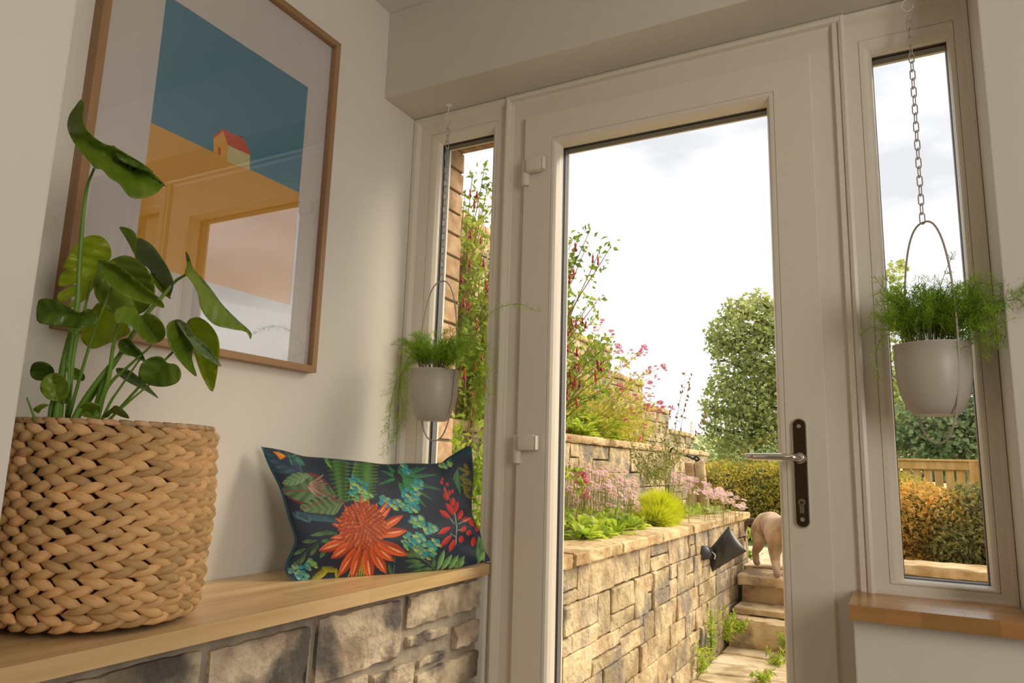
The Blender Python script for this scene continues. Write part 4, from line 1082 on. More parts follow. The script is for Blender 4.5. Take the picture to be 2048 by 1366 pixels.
# field on the far hillside
hl = MB(); nx_, ny_ = 40, 14; vs = []
for j in range(ny_+1):
    for i in range(nx_+1):
        x_ = -190+i*12; y_ = 60+j*20; t = j/ny_
        vs.append((x_, y_, -1+15*t*(2-t)*(.9+.16*math.sin(i*.5+j*.3))-max(0, (x_+60))*.02*t))
hl.add(vs, [(j*(nx_+1)+i, j*(nx_+1)+i+1, (j+1)*(nx_+1)+i+1, (j+1)*(nx_+1)+i) for j in range(ny_) for i in range(nx_)])
S('floor_hillside', hl, pm('hill_field', (.34, .36, .13), (.62, .54, .26), scale=.05, rough=1, c3=(.20, .27, .10), scale3=.06), smooth=True)
ms = thing('mast', 'thin pale lattice mast on the skyline above the stepped garden wall', 'mast', tuple(V(1383, 885, Y=200)))
b0, t0_ = V(1383, 892, Y=200), V(1383, 842, Y=200); mb = MB(); Hh = (t0_-b0).length
for sx, sy in ((-1, -1), (1, -1), (1, 1), (-1, 1)): mb.tube([b0+Vector((sx*.6, sy*.6, 0)), t0_+Vector((sx*.12, sy*.12, 0))], .07, 4)
for k in range(9):
    f0, f1 = k/9, (k+1)/9; w0, w1_ = .6-.48*f0, .6-.48*f1
    mb.tube([b0.lerp(t0_, f0)+Vector((-w0, -w0, 0)), b0.lerp(t0_, f1)+Vector((w1_, -w1_, 0))], .05, 3)
    mb.tube([b0.lerp(t0_, f0)+Vector((w0, -w0, 0)), b0.lerp(t0_, f1)+Vector((-w1_, -w1_, 0))], .05, 3)
obj('lattice', mb, pm('mast_paint', (.62, .55, .54), rough=.6), ms)
mb = MB()
for f in (.62, .78, .9): p = b0.lerp(t0_, f); mb.tube([p, p+Vector((0, 0, .7))], .55, 8)
obj('drum_aerial', mb, pm('mast_white', (.8, .8, .8), rough=.6), ms)

# ------------------------------------------------------------------ hedges and fence
def hedge(label, blobs, mt, dens, lsz, name='hedge', mats=None):
    c0 = blobs[0][0]; t = thing(name, label, 'hedge', (c0[0], c0[1], blobs[0][2]))
    mb = MB(); cb = MB()
    for (c, r, zb_) in blobs:
        n = int(dens*(r[0]*r[1]+r[0]*r[2]+r[1]*r[2])*7)
        leaves(mb, shell(c, r, n, inner=.80, zmin=(zb_-c[2])/r[2]), lsz, lsz*.6, up_bias=.2, mi=0)
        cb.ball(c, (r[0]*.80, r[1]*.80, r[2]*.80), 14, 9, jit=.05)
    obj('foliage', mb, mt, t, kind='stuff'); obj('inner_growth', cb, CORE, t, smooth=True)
    return t
def hb(px, py, Y, rx, ry, rz, zb_=UZ): c = V(px, py, Y=Y); return ((c.x, c.y, c.z), (rx, ry, rz), zb_)
hedge('yellow-green clipped hedge behind the dog, in the door glass', [hb(1450, 1010, 6.3, .42, .5, .48), hb(1520, 1010, 6.4, .45, .5, .50), hb(1600, 1012, 6.4, .5, .5, .5), hb(1690, 1015, 6.3, .5, .5, .5), hb(1425, 985, 6.8, .3, .4, .30)], F_HEDGE, 1500, .036)
hedge('bronze and orange leaved hedge above the low wall, left half of the right window', [hb(1835, 1060, 3.95, .30, .40, .33, .4), hb(1770, 1060, 3.95, .35, .40, .33, .4), hb(1885, 1065, 3.9, .22, .38, .30, .4)], F_HEDGB, 1500, .036)
hedge('dark green and gold hedge beside the bronze hedge, right half of the right window', [hb(1955, 1078, 3.95, .30, .42, .37, .4), hb(2050, 1078, 3.9, .40, .42, .39, .4), hb(1905, 1090, 3.75, .2, .3, .22, .4)], F_HEDGD, 1500, .036)
hedge('rounded pale green hedge in front of the wooden fence', [hb(1850, 1062, 6.2, .42, .5, .42), hb(1785, 1032, 6.2, .5, .5, .42), hb(1720, 1022, 6.3, .5, .5, .42)], F_HEDGE, 1500, .036)
FEN = pm('new_fence_timber', (.62, .38, .13), (.80, .54, .22), scale=3, rough=.7, stretch=(6, 6, 1), rand=.12)
YF = 8.4
fn = thing('slatted_fence', 'new pale timber slatted fence with a flat top rail', 'fence', (1.5, YF, UZ))
zt = V(1850, 922, Y=YF).z; xe = V(1947, 930, Y=YF).x
obj('top_rail', MB().box((.2, YF-.03, zt-.10), (xe+.02, YF-.005, zt)), FEN, fn, bevel=.003)
obj('cap_rail', MB().box((.2, YF-.05, zt), (xe+.05, YF+.05, zt+.025)), FEN, fn, bevel=.003)
x = .22
while x < xe-.05:
    obj('slat', MB().box((x, YF, UZ), (x+.088, YF+.022, zt-.01)), FEN, fn); x += .115
obj('post', MB().box((xe-.05, YF-.06, UZ-.05), (xe+.06, YF+.05, zt-.005)), FEN, fn, bevel=.004)
fn2 = thing('slatted_fence', 'short return of the timber fence running away from its corner post', 'fence', (xe, YF+.5, UZ))
obj('top_rail', MB().box((xe+.055, YF-.0, zt-.10), (xe+.08, YF-2.2, zt)), FEN, fn2, bevel=.003)
for k in range(18): obj('slat', MB().box((xe+.08, YF-.1-k*.115, UZ), (xe+.10, YF-.012-k*.115, zt-.01)), FEN, fn2)
obj('cap_rail', MB().box((xe+.03, YF-2.2, zt+.001), (xe+.13, YF-.06, zt+.026)), FEN, fn2, bevel=.003)

# ------------------------------------------------------------------ bed plants
def rosette(mb, c, n, L, w, mi=0, up=.7, bend=.4):
    for k in range(n):
        a = random.uniform(0, 2*PI); el = random.uniform(.2, 1.3)*up
        d = Vector((math.cos(a)*math.cos(el), math.sin(a)*math.cos(el), math.sin(el))); s = d.cross(Vector((0, 0, 1))).normalized()
        l = L*random.uniform(.6, 1.15); p = Vector(c)+d*.004
        m1 = p+d*l*.45+s*0; m2 = p+d*l*.8-Vector((0, 0, l*bend*.25)); t = p+d*l-Vector((0, 0, l*bend*.5))
        f = Vector((0, 0, w*.2))
        mb.add([p, m1+s*w*.42+f, m1, m1-s*w*.42+f, m2+s*w*.5+f, m2, m2-s*w*.5+f, t], [(0, 1, 2), (0, 2, 3), (1, 4, 5, 2), (2, 5, 6, 3), (4, 7, 5), (5, 7, 6)], mi)
def clump(label, pts, mt, L, w, n, name='leafy_plant', up=.8, group=None, lean=0):
    t = thing(name, label, 'plant', tuple(pts[0]), group); mb = MB()
    for p in pts: rosette(mb, p, n, L, w, up=up)
    obj('foliage', mb, mt, t, kind='stuff', smooth=True); return t
def rnd_pts(x0, x1, y0, y1, z, n, zj=.02): return [Vector((random.uniform(x0, x1), random.uniform(y0, y1), z+random.uniform(0, zj))) for _ in range(n)]
BZ = .66
clump('broad pale green leaves spilling over the near end of the wall coping', rnd_pts(.12, .27, 1.05, 1.75, BZ, 34, .05), F_BED, .10, .026, 14, up=1.05)
clump('yellow-green toothed leaves at the left edge of the door glass', rnd_pts(.05, .26, .55, 1.05, BZ, 24, .05), F_BED, .08, .026, 14)
clump('low mixed green leaves under the pink daisies at the left', rnd_pts(-.28, .14, .7, 2.1, BZ, 150, .11), F_BED, .055, .010, 12)
clump('green leaves under the daisies near the far end of the wall', rnd_pts(-.05, .26, 2.5, 3.7, BZ, 110, .07), F_BED, .05, .014, 10)
clump('silvery leaves trailing over the far corner of the wall coping', rnd_pts(.16, .30, 3.2, 3.75, BZ, 22, .05), fol('silver_leaf', (.45, .55, .22), (.70, .75, .42), rand=.2), .05, .024, 12)
# feathery lime bush
lb = thing('lime_bush', 'dense feathery acid-lime bush on the wall coping', 'bush', (.22, 2.05, BZ)); mb = MB()
cb_ = V(1318, 1000, Y=2.15)
def hair(mb, c, r, n, L, w, mi=0):
    q = shell((0, 0, 0), (1, 1, 1), n, .25, -.5); 
    for k in range(n):
        d = Vector(q[k]); p = Vector((c[0]+d.x*r[0]*.55, c[1]+d.y*r[1]*.55, c[2]+(d.z*.5)*r[2])); e = Vector((c[0]+d.x*r[0], c[1]+d.y*r[1], c[2]+d.z*r[2]))
        ax = (e-p).normalized(); ax = (ax+Vector((random.uniform(-.35, .35), random.uniform(-.35, .35), random.uniform(-.1, .5)))).normalized()
        s = ax.cross(Vector((random.uniform(-1, 1), random.uniform(-1, 1), .3))).normalized()*w
        e2 = p+ax*L*random.uniform(.6, 1.3); mb.add([p-s, p+s, e2], [(0, 1, 2)], mi)
hair(mb, (cb_.x, cb_.y, BZ+.10), (.18, .23, .17), 13000, .06, .0018); hair(mb, (cb_.x+.01, cb_.y-.12, BZ+.06), (.17, .17, .13), 7000, .05, .0018)
obj('foliage', mb, F_LIME, lb, kind='stuff')
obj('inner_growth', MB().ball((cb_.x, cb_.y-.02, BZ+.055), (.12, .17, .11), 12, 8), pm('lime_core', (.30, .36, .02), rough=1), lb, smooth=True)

# pink daisies
PINK = pm('daisy_petal_pink', (.86, .60, .72), rough=.6, translu=.3, rand=.2); DCEN = pm('daisy_centre', (.70, .42, .05), rough=.8)
def daisy_mesh():
    mb = MB()
    for k in range(14):
        a = 2*PI*k/14; d = Vector((math.cos(a), math.sin(a), 0)); s = Vector((-d.y, d.x, 0))
        mb.add([d*.0045, d*.012+s*.0024+Vector((0, 0, .001)), d*.0165, d*.012-s*.0024+Vector((0, 0, .001))], [(0, 1, 2, 3)], 0)
    mb.ball((0, 0, .0008), (.0055, .0055, .0026), 8, 4, 1)
    return mesh_of('flower_head', mb, [PINK, DCEN])
DM = daisy_mesh()
def daisies(label, n, region, zf, grp=None):
    pts = [region() for _ in range(n)]
    t = thing('pink_daisies', label, 'flowers', tuple(pts[0])); mb = MB()
    for p in pts:
        b = Vector((p.x-random.uniform(-.02, .05), p.y+random.uniform(-.05, .05), BZ-.01)); mb.tube([b, b.lerp(p, .6)+Vector((-.01, 0, .012)), p], .0012, 3)
        o = link('flower_head', DM, t); o.matrix_parent_inverse = Matrix.Translation(-Vector(t.location))
        nrm = Vector((random.uniform(-.1, .7), random.uniform(-.9, .1), random.uniform(.5, 1.2))).normalized()
        o.matrix_basis = Matrix.Translation(p) @ nrm.to_track_quat('Z', 'Y').to_matrix().to_4x4() @ Matrix.Scale(random.uniform(1.0, 1.6), 4)
    obj('stems', mb, STEMG, t, kind='stuff')
def regL():
    px = random.uniform(1125, 1275); return V(px, random.uniform(915, 950)+(px-1125)*.22+random.uniform(0, 1)**2*60, Y=random.uniform(1.5, 2.4))
def regR():
    px = random.uniform(1330, 1490); return V(px, random.uniform(932, 952)+(px-1330)*.33+random.uniform(0, 22), Y=random.uniform(2.6, 3.5))
daisies('drift of pale pink daisies at the near end of the front bed', 170, regL, 0)
daisies('drift of pale pink daisies beyond the lime bush', 120, regR, 0)
# pink valerian heads
VAL = pm('valerian_pink', (.72, .10, .22), (.85, .28, .42), scale=60, rough=.7, rand=.2, translu=.2)
def pompon(r):
    mb = MB(); q = shell((0, 0, 0), (r, r, r*.75), 90, .55, -.6)
    for k in range(90): 
        p = Vector(q[k]); d = p.normalized(); s = d.orthogonal().normalized()*r*.14; s2 = d.cross(s)
        mb.add([p-s, p+s2, p+s, p-s2, p+d*r*.14], [(0, 1, 4), (1, 2, 4), (2, 3, 4), (3, 0, 4)])
    return mesh_of('flower_head', mb, VAL)
PM_ = [pompon(.016), pompon(.013)]
def valerian(label, heads, mt=STEMG, leafn=0, base=None, fo=None):
    t = thing('valerian', label, 'flowers', tuple(base)); mb = MB(); lf = MB()
    for (p, s) in heads:
        b = Vector(base)+Vector((random.uniform(-.12, .12), random.uniform(-.25, .25), 0))
        path = spline([b, b.lerp(p, .6)+Vector((random.uniform(-.04, .02), 0, .06)), p], 5); mb.tube(path, [.0025*(1-.5*i/len(path)) for i in range(len(path))], 4)
        for q in path[2:-1]:
            leaves(lf, np.array([tuple(q)]*3), .045*max(1, leafn*.3), .014*max(1, leafn*.3))
        o = link('flower_head', random.choice(PM_), t); o.matrix_parent_inverse = Matrix.Translation(-Vector(t.location)); o.matrix_basis = Matrix.Translation(p) @ Matrix.Scale(s, 4) @ Matrix.Rotation(random.uniform(0, 6), 4, 'Z')
        for _ in range(int(3*s)):
            o = link('flower_head', PM_[1], t); o.matrix_parent_inverse = Matrix.Translation(-Vector(t.location)); o.matrix_basis = Matrix.Translation(p+Vector((random.uniform(-.02, .02), 0, random.uniform(-.03, -.01)))*s) @ Matrix.Scale(s*.6, 4)
    obj('stems', mb, mt, t, kind='stuff'); obj('foliage', lf, fo or F_BED, t, kind='stuff')
    return t
valerian('bright pink rounded flower heads at the left edge of the door glass, above the coping', [(V(1163, 950, Y=1.25), 2.0), (V(1172, 980, Y=1.2), 1.4), (V(1128, 858, Y=1.3), 1.5), (V(1150, 945, Y=1.3), 1.2)], base=V(1150, 1010, Y=1.3))
M2 = 1.15
hd2 = []
for (px, py) in ((1240,695),(1262,700),(1283,702),(1289,693),(1300,735),(1327,731),(1312,752),(1300,765),(1270,745),(1250,722),(1205,640),(1222,662),(1235,690),(1240,770),(1270,790),(1262,760),(1300,792),(1320,806),(1342,764+50),(1232,800),(1283,820),(1262,818),(1225,820),(1186,696),(1190,655),(1212,745),(1255,790),(1295,810),(1290,850),(1282,875)):
    hd2.append((V(px, py, Y=random.uniform(2.6, 3.6)), random.uniform(1.0, 1.7)))
for k in range(28): hd2.append((V(random.uniform(1180, 1335), random.uniform(720, 850), Y=random.uniform(2.8, 4.0)), random.uniform(.7, 1.3)))
valerian('tall wispy plants with scattered pink flower heads on the middle terrace', hd2, base=(X2-.35, 3.0, M2), leafn=2, fo=F_BEDY)
clump('lush bright green leaves behind the middle terrace coping', rnd_pts(-.85, X2-.02, 1.6, 3.3, M2, 120, .16), F_BED, .13, .03, 16)
# yellow dry-looking grassy mass
gm = thing('feathery_grass', 'mass of yellow-green wispy growth climbing in front of the stepped wall', 'plant', (-.75, 3, M2)); mb = MB()
for k in range(900):
    y_ = random.uniform(1.6, 4.2); x_ = random.uniform(-.95, -.5); h_ = (.75-.16*(y_-1.6))*random.uniform(.3, 1.0)
    b = Vector((x_, y_, M2-.02)); e = b+Vector((random.uniform(-.05, .25), random.uniform(-.15, .15), max(.1, h_)))
    mm = b.lerp(e, .55)+Vector((-.02, 0, .04)); mb.tube([b, mm, e], [.0022, .0018, .0006], 3)
    pn = [tuple(b.lerp(mm, random.random())) for _ in range(4)]+[tuple(mm.lerp(e, random.random())) for _ in range(7)]
    leaves(mb, np.array(pn), .05, .012)
obj('foliage', mb, F_BEDY, gm, kind='stuff')

# fuchsia shrub with hanging red flowers
FRED = pm('fuchsia_red', (.66, .045, .05), rough=.5, translu=.25, rand=.2); FPUR = pm('fuchsia_purple', (.12, .02, .12), rough=.5)
mb = MB(); mb.tube([(0, 0, 0), (0, 0, -.012)], .0012, 4, mi=0); mb.lathe([(.0022, -.011), (.0048, -.017), (.0042, -.026), (.003, -.031)], (0, 0, 0), 7, 0)
for k in range(4):
    a = 2*PI*k/4; d = Vector((math.cos(a), math.sin(a), 0)); s = Vector((-d.y, d.x, 0)); b = Vector((0, 0, -.030))
    mb.add([b+d*.002-s*.002, b+d*.002+s*.002, b+d*.009+s*.0035-Vector((0, 0, .010)), b+d*.015-Vector((0, 0, .020)), b+d*.009-s*.0035-Vector((0, 0, .010))], [(0, 1, 2, 3, 4)], 0)
mb.lathe([(.0028, -.030), (.0052, -.037), (.0046, -.044), (.003, -.046)], (0, 0, 0), 7, 1)
for k in range(3): mb.tube([(.001*k, 0, -.044), (.002*k-.002, .001*k, -.062)], .0004, 3, mi=0)
FM = mesh_of('hanging_flower', mb, [FRED, FPUR], smooth=True)
def fuchsia(label, base, tips, fl, nleaf, lsz, nb=1):
    t = thing('fuchsia_shrub', label, 'shrub', tuple(base)); st = MB(); lf = MB()
    for tip in tips:
        b = Vector(base)+Vector((random.uniform(-.1, .1), random.uniform(-.2, .2), 0)); md = b.lerp(tip, .55)+Vector((-.04, 0, .12))
        path = spline([b, md, Vector(tip)], 6); st.tube(path, [.006*(1-.8*i/len(path)) for i in range(len(path))], 5)
        for q in path[3:]:
            n = nleaf; pos = np.array([tuple(q)]*n)+rng.normal(scale=.022, size=(n, 3))
            leaves(lf, pos, lsz, lsz*.62, up_bias=.5)
        pos = np.array([tuple(path[-1])]*4); leaves(lf, pos, lsz*.7, lsz*.4, up_bias=.5)
    for p in fl:
        o = link('hanging_flower', FM, t); o.matrix_parent_inverse = Matrix.Translation(-Vector(t.location))
        o.matrix_basis = Matrix.Translation(p) @ Matrix.Rotation(random.uniform(-.2, .2), 4, 'X') @ Matrix.Rotation(random.uniform(0, 6), 4, 'Z') @ Matrix.Scale(random.uniform(.85, 1.25), 4)
    obj('stems', st, STEMR, t, kind='stuff'); obj('foliage', lf, F_FUCH, t, kind='stuff'); return t
tp = []
for k in range(70): tp.append(V(random.uniform(905, 1010), random.uniform(400, 860), Y=random.uniform(.75, 1.25)))
for (px, py) in ((968, 345), (945, 350), (930, 385), (975, 375), (960, 410), (940, 430)): tp.append(V(px, py, Y=.9))
fl = [V(px, py, Y=.72) for px, py in ((940, 375), (955, 378), (950, 395), (940, 455), (962, 470), (920, 500), (940, 515), (925, 545), (968, 515), (972, 560), (928, 590), (955, 640), (940, 600), (965, 700), (950, 720), (930, 735), (970, 760), (945, 780))]
fuchsia('fuchsia shrub with small red hanging flowers beyond the narrow left window', (-.42, 1.1, M2-.3), tp, fl, 5, .040)
tp = []
for (px, py) in ((1180, 460), (1160, 468), (1145, 480), (1222, 492), (1200, 500), (1170, 500), (1150, 520), (1135, 545), (1195, 600), (1180, 605), (1150, 600), (1130, 610), (1135, 650), (1150, 640)): tp.append(V(px, py, Y=1.3))
for k in range(34): tp.append(V(random.uniform(1080, 1225), random.uniform(620, 800), Y=random.uniform(1.15, 1.7)))
for (px, py) in ((1100, 480), (1090, 540), (1070, 500), (1090, 600)): tp.append(V(px, py, Y=1.4))
fl = [V(px, py, Y=1.15) for px, py in ((1186, 505), (1196, 510), (1130, 530), (1128, 545), (1140, 545), (1148, 535), (1150, 480), (1143, 632), (1152, 635), (1135, 655), (1136, 685), (1155, 690), (1150, 720), (1158, 725), (1195, 715), (1202, 720), (1130, 750), (1142, 752), (1150, 750), (1128, 765), (1135, 770), (1160, 755), (1127, 800), (1152, 790), (1140, 738), (1146, 760), (1132, 775), (1190, 740), (1165, 630), (1172, 638))]
fuchsia('fuchsia branches with red and purple flowers reaching in from the left of the door glass', (-.25, 1.35, M2-.4), tp, fl, 4, .040)
# small leafy sprays low behind the cushion


# tall bellflower stems and the long arching stem
def tall(label, paths, nodes, mt, buds=None, name='tall_flower_stem', cat='plant', lf=.014, r=.0022):
    t = thing(name, label, cat, tuple(paths[0][0])); mb = MB(); fb = MB()
    for p in paths:
        q = spline(p, 8); mb.tube(q, [r*(1-.6*i/len(q)) for i in range(len(q))], 4)
        for k in range(3, len(q)): 
            if random.random() < nodes: leaves(fb, np.array([tuple(q[k])]*2), lf*2, lf)
            if buds and random.random() < .55 and k > len(q)*.35: fb.ball(q[k]+Vector((.006*random.choice((-1, 1)), 0, .01)), (.006, .006, .011), 6, 5, 0)
    obj('stems', mb, mt, t); obj('buds', fb, mt, t, kind='stuff'); return t
YB = 2.9
t1 = tall('tall thin bellflower stems with brown buds against the sky', [[V(1340, 960, Y=YB), V(1352, 850, Y=YB), V(1370, 750, Y=YB)], [V(1345, 950, Y=YB), V(1365, 835, Y=YB), V(1381, 752, Y=YB)], [V(1335, 950, Y=YB), V(1385, 880, Y=YB), V(1413, 832, Y=YB)], [V(1330, 960, Y=YB), V(1330, 900, Y=YB), V(1338, 830, Y=YB)]], .8, STEMR, True, 'bellflower')
BEL = pm('bell_purple', (.32, .22, .62), rough=.6, translu=.3); BELW = pm('bell_white', (.80, .72, .74), rough=.6, translu=.3)
def bell(p, s, mt, par):
    mb = MB()
    for k in range(5):
        a = 2*PI*k/5; d = Vector((math.cos(a), math.sin(a), .35)).normalized(); s_ = Vector((-math.sin(a), math.cos(a), 0))
        mb.add([p, p+(d*.6+s_*.38)*s, p+d*s+Vector((0, 0, -.2*s)), p+(d*.6-s_*.38)*s], [(0, 1, 2, 3)])
    obj('bell_flower', mb, mt, par)
for (px, py, s, mt) in ((1362, 820, .020, BEL), (1357, 843, .024, BEL), (1350, 880, .028, BELW), (1344, 876, .024, BELW), (1340, 895, .026, BELW), (1312, 850, .020, BELW)): bell(V(px, py, Y=YB-.02), s, mt, t1)
ys_ = []
for k in range(40):
    a = V(random.uniform(1280, 1360), random.uniform(960, 990), Y=random.uniform(2.4, 2.9)); b = V(random.uniform(1255, 1385), random.uniform(845, 930), Y=a.y); ys_.append([a, a.lerp(b, .5)+Vector((random.uniform(-.03, .03), 0, 0)), b])
tall('tangle of fine yellow-green stems above the lime bush', ys_, .95, STEMG, None, 'wispy_plant', lf=.012, r=.0016)
tall('long arching seed stem crossing the glass towards the door handle', [[Vector((V(1375, 975, Y=2.35).x, 2.35, BZ-.01)), V(1390, 975, Y=2.3), V(1480, 905, Y=2.2), V(1562, 866, Y=2.1)], [V(1470, 915, Y=2.2), V(1500, 925, Y=2.2), V(1540, 915, Y=2.15)]], .9, STEMG, True, 'seed_stem', r=.0026)
sp = []
for k in range(16):
    b = V(random.uniform(905, 975), 1010, Y=.55); b.z = BZ; e = V(random.uniform(905, 985), random.uniform(820, 940), Y=random.uniform(.45, .6)); sp.append([b, b.lerp(e, .55)+Vector((random.uniform(-.03, .03), 0, 0)), e])
tall('light green leafy stems behind the cushion, in the narrow left window', sp, .9, F_BED, None, 'leafy_stems', lf=.020, r=.0018)
# yellow poppies

yp = thing('yellow_flowers', 'few small golden yellow flowers among the pink daisies', 'flowers', tuple(V(1215, 965, Y=1.7)))
YEL = pm('golden_petal', (.85, .55, .03), rough=.5, translu=.3)
for (px, py) in ((1205, 962), (1216, 958), (1222, 952), (1195, 966), (1255, 848)):
    p = V(px, py, Y=1.7 if py > 900 else 2.7); mb = MB()
    for q in range(2):
        for k in range(7):
            a = 2*PI*k/7+q*.4; d = Vector((math.cos(a), math.sin(a), .5-.2*q)).normalized(); s_ = Vector((-math.sin(a), math.cos(a), 0)); s = .020
            mb.add([p, p+(d*.6+s_*.3)*s, p+d*s, p+(d*.6-s_*.3)*s], [(0, 1, 2, 3)])
    obj('flower_head', mb, YEL, yp)

# weeds at the wall foot and between the flags
def weed(label, p, h, n=5):
    t = thing('weed', label, 'weed', tuple(p)); mb = MB()
    for k in range(n):
        e = Vector(p)+Vector((random.uniform(-.05, .08), random.uniform(-.08, .08), h*random.uniform(.6, 1.05))); q = spline([Vector(p), Vector(p).lerp(e, .5)+Vector((.01, 0, 0)), e], 6)
        mb.tube(q, .0022, 4)
        for c in q[1:]:
            for _ in range(2): leaves(mb, np.array([tuple(c)]), .038, .010, up_bias=.6)
    rosette(mb, p, 6, .05, .014, up=.6)
    obj('foliage', mb, F_BED, t, kind='stuff')
weed('tall feathery weed at the foot of the garden wall', V(1420, 1310, X=.43), .26, 6)
weed('thistle-like weed growing at the wall foot nearest the house', V(1400, 1345, X=.44), .14, 5)
weed('weed rooted where the wall meets the lowest step', V(1452, 1280, X=.45), .20, 6)
weed('sprig of weed on the face of the lowest step', Vector(V(1475, 1265, Y=2.94)), .10, 4)
weed('small weed between the flagstones in front of the steps', V(1545, 1330, Z=GZ), .08, 5)
weed('weed tuft in the paving joint at the bottom of the door glass', V(1520, 1362, Z=GZ), .06, 5)
weed('grassy tuft on the upper paving beside the wall end', V(1500, 1075, Y=4.3), .10, 6)
weed('low green tuft beside the dog on the upper paving', V(1497, 1115, Z=UZ), .07, 6)
weed('small weed by the right end of the lowest step', V(1563, 1290, Y=2.93), .09, 4)

# leaning stones and the coiled hose by the end of the wall
ls = thing('leaning_stone', 'left of two pale stone slabs leaning at the end of the front bed', 'stone', tuple(V(1372, 975, Y=3.75)))
def lean(par, px0, py0, px1, py1, Y, w):
    a, b = V(px0, py0, Y=Y), V(px1, py1, Y=Y+.08); q = MB(); u = Vector((w, 0, 0))
    a.z = BZ-.02
    block(q, a, u, b-a, (0, -1, .1), nu=5, nv=6, depth=.05, rough=.008, rnd=.012, seed=px0); o = obj('slab', q, STONEC, par); shade_angle(o, .7)
lean(ls, 1378, 975, 1368, 923, 3.75, .072)
ls2 = thing('leaning_stone', 'right of two pale stone slabs leaning at the end of the front bed', 'stone', tuple(V(1400, 975, Y=3.75)))
lean(ls2, 1399, 975, 1389, 922, 3.75, .068)
hs = thing('garden_hose', 'black hose looped over the leaning stones', 'hose', tuple(V(1390, 918, Y=3.7)))
hp = [Vector((V(1335, 905, Y=3.7).x, 3.7, BZ-.01)), V(1340, 905, Y=3.7), V(1360, 908, Y=3.67), V(1380, 914, Y=3.64), V(1386, 918, Y=3.63), V(1392, 913, Y=3.63), V(1398, 918, Y=3.63), V(1393, 921, Y=3.63), V(1388, 916, Y=3.63)]
obj('hose', MB().tube(spline(hp, 6), .009, 8), pm('black_rubber', (.03, .03, .035), rough=.5), hs, smooth=True)
sl = thing('solar_light', 'small black garden light standing among the flowers', 'light', tuple(V(1333, 915, Y=3.2)))
p = V(1331, 912, Y=3.2); obj('head', MB().lathe([(0, .03), (.014, .02), (.017, .0), (.012, -.012), (0, -.016)], p, 14), GASK, sl, smooth=True); obj('stake', MB().tube([p, (p.x, p.y, BZ)], .005, 8), GASK, sl)

# black padded cover tied over the outdoor tap
bgm = pm('black_nylon', (.018, .018, .022), (.03, .03, .036), scale=8, rough=.42, bump=.002, bscale=16, coat=.1)
tap = thing('tap_cover', 'black padded fabric cover hanging tilted on the garden wall face', 'cover', tuple(V(1440, 1100, Y=2.6)))
A, B_, C_, D_ = [V(a, b, Y=2.66) for a, b in ((1457, 1052), (1493, 1103), (1424, 1144), (1412, 1092))]
D_ = V(1413, 1106, Y=2.64)
nu_, nv_ = 20, 16; vs = []; fs = []
for sd in (1, -1):
    for j in range(nv_+1):
        for i in range(nu_+1):
            a, b = i/nu_, j/nv_; pr2 = (math.sin(PI*a)*math.sin(PI*b))
            pin = 1-.10*math.sin(PI*a)*(1 if j in (0, nv_) else .4)
            p = (D_.lerp(A, a)).lerp(C_.lerp(B_, a), b); c = (A+B_+C_+D_)/4
            e = 1-.018*(math.sin(PI*a)*(abs(b-.5)*2)**3+math.sin(PI*b)*(abs(a-.5)*2)**3)
            p = c+(p-c)*e
            off = .060*max(0, pr2)**.5+.006*math.sin(a*19+b*7)*(1-a)*math.sin(PI*a)**.3
            vs.append(p+Vector((.25, -1, .1)).normalized()*off*sd)
    k = (nu_+1)*(nv_+1)*(0 if sd == 1 else 1)
    for j in range(nv_):
        for i in range(nu_): q = k+j*(nu_+1)+i; f = (q, q+1, q+nu_+2, q+nu_+1); fs.append(f if sd == 1 else f[::-1])
obj('padded_bag', MB().add(vs, fs), bgm, tap, smooth=True)
e0 = V(1411, 1105, Y=2.66)
obj('gathered_collar', MB().tube([V(1402, 1106, X=.405), e0, V(1420, 1108, Y=2.60)], [.045, .05, .036], 14, flat=.9), bgm, tap, smooth=True)
obj('drawcord', MB().tube(spline([V(1424, 1104, Y=2.52), V(1430, 1110, Y=2.50), V(1429, 1118, Y=2.50)], 4), .003, 5), pm('pale_cord', (.7, .7, .72), rough=.6), tap)

# lamp glimpsed at the top of the narrow window
ol = thing('outdoor_lamp', 'grey round outdoor lamp seen at the top of the narrow left window', 'lamp', tuple(V(978, 272, Y=.5)))
pc = V(979, 266, Y=.42); obj('lamp_head', MB().lathe([(0, -.028), (.018, -.022), (.028, -.008), (.03, .012), (0, .02)], pc, 18), pm('grey_lamp', (.22, .23, .26), rough=.4), ol, smooth=True)
obj('bracket', MB().tube([pc+Vector((0, 0, .01)), Vector((pc.x, .29, pc.z+.06))], .008, 8), GASK, ol)

# ------------------------------------------------------------------ dog
dog = thing('dog', 'tan short-haired dog stepping down the stone steps, half hidden by the door frame', 'dog', (.6, 3.6, UZ))
FUR = pm('tan_fur', (.40, .26, .15), (.62, .44, .28), scale=9, rough=.85, bump=.004, bscale=40, sheen=.3, c3=(.33, .21, .12), scale3=7)
FURD = pm('dark_fur', (.10, .06, .04), (.18, .11, .08), scale=20, rough=.9)
def skin(name, pts, edges, mt, par, sub=2, sx=None):
    me = bpy.data.meshes.new(name); me.from_pydata([tuple(p[:3]) for p in pts], edges, [])
    me.materials.append(mt)
    o = bpy.data.objects.new(name, me); COL.objects.link(o); o.parent = par; o.matrix_parent_inverse = world_of(par).inverted()
    sk = o.modifiers.new('skin', 'SKIN'); sk.use_smooth_shade = True
    for i, p in enumerate(pts):
        v_ = me.skin_vertices[0].data[i]; r = p[3]; v_.radius = (r, p[4] if len(p) > 4 else r); v_.use_root = (i == 0)
    s = o.modifiers.new('sub', 'SUBSURF'); s.levels = sub; s.render_levels = sub
    return o
hx_, hy_ = .56, 3.74
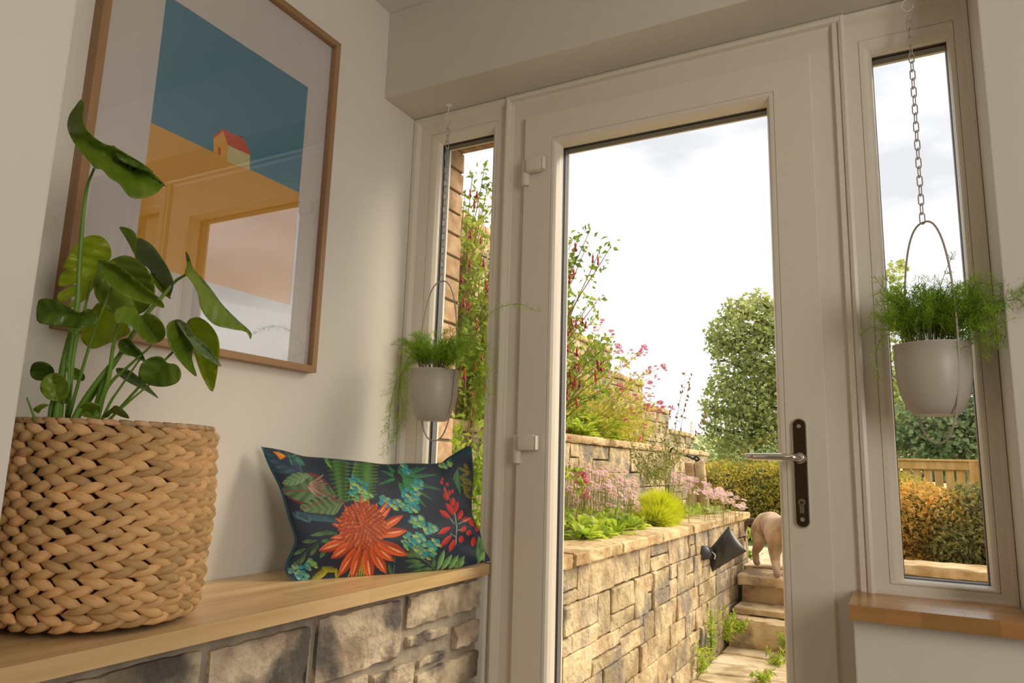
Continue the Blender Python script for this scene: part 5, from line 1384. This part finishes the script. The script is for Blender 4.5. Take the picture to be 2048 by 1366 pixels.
fx, fy = math.cos(-1.05), math.sin(-1.05)       # heading: down the steps
sx_, sy_ = fy, -fx                                # towards the photo's left
def DG(a, s, z, r, r2=None): return (hx_+fx*a+sx_*s, hy_+fy*a+sy_*s, z, r, r2 if r2 else r)
zb = UZ
P_ = [DG(.0, 0, zb+.315, .088, .098), DG(.10, 0, zb+.31, .090, .100), DG(.20, 0, zb+.285, .095, .100), DG(.31, 0, zb+.27, .105, .115), DG(.38, -.02, zb+.31, .085), DG(.44, -.06, zb+.375, .068), DG(.48, -.11, zb+.41, .078), DG(.51, -.17, zb+.39, .052), DG(.53, -.215, zb+.375, .042),
      DG(-.06, 0, zb+.315, .062, .070)]
Ed = [(0, 1), (1, 2), (2, 3), (3, 4), (4, 5), (5, 6), (6, 7), (7, 8), (0, 9)]
def leg(root, chain):
    k = root
    for p in chain: P_.append(p); Ed.append((k, len(P_)-1)); k = len(P_)-1
leg(0, [DG(.02, .062, zb+.235, .066, .058), DG(.055, .075, zb+.160, .046, .040), DG(-.02, .078, zb+.100, .027), DG(-.005, .078, zb+.030, .025), DG(.035, .078, zb+.020, .024)])
leg(0, [DG(-.01, -.062, zb+.235, .066, .058), DG(.03, -.075, zb+.160, .044, .038), DG(-.045, -.078, zb+.100, .026), DG(-.03, -.078, zb+.030, .024), DG(.01, -.078, zb+.020, .023)])
_f = V(1553, 1160, Y=3.30)
leg(3, [DG(.32, .070, zb+.18, .056, .050), DG(.345, .075, zb+.09, .034, .032), (_f.x, 3.335, _f.z+.045, .025), (_f.x+.004, 3.295, _f.z+.018, .027)])
leg(3, [DG(.32, -.070, zb+.18, .054, .048), DG(.31, -.075, zb+.10, .032), DG(.31, -.075, zb+.030, .025), DG(.345, -.075, zb+.018, .025)])
skin('body', P_, Ed, FUR, dog)
skin('tail', [DG(-.10, .04, zb+.33, .020), DG(-.125, .10, zb+.30, .021), DG(-.12, .125, zb+.24, .017), DG(-.11, .125, zb+.16, .010)], [(0, 1), (1, 2), (2, 3)], FURD, dog)['label'] = 'dark hanging tail'
for s in (-1, 1):
    q_ = Vector(DG(.48, -.11, zb+.43, 0)[:3]); hd_ = Vector((fx*.3-sx_*.95, fy*.3-sy_*.95, 0)).normalized(); sd_ = Vector((-hd_.y, hd_.x, 0))*s
    e1, e2, e3 = q_+sd_*.055+Vector((0, 0, .03)), q_+sd_*.085+Vector((0, 0, 0)), q_+sd_*.088-Vector((0, 0, .05))
    skin('ear', [(*e1, .014, .022), (*e2, .010, .028), (*e3, .006, .018)], [(0, 1), (1, 2)], FURD, dog)
    obj('eye', MB().ball(q_+hd_*.060+sd_*.036+Vector((0, 0, .012)), .010, 8, 6), GASK, dog, smooth=True)
obj('nose', MB().ball(Vector(DG(.53, -.215, zb+.385, 0)[:3])+hd_*.04, (.016, .016, .012), 8, 6), GASK, dog, smooth=True)
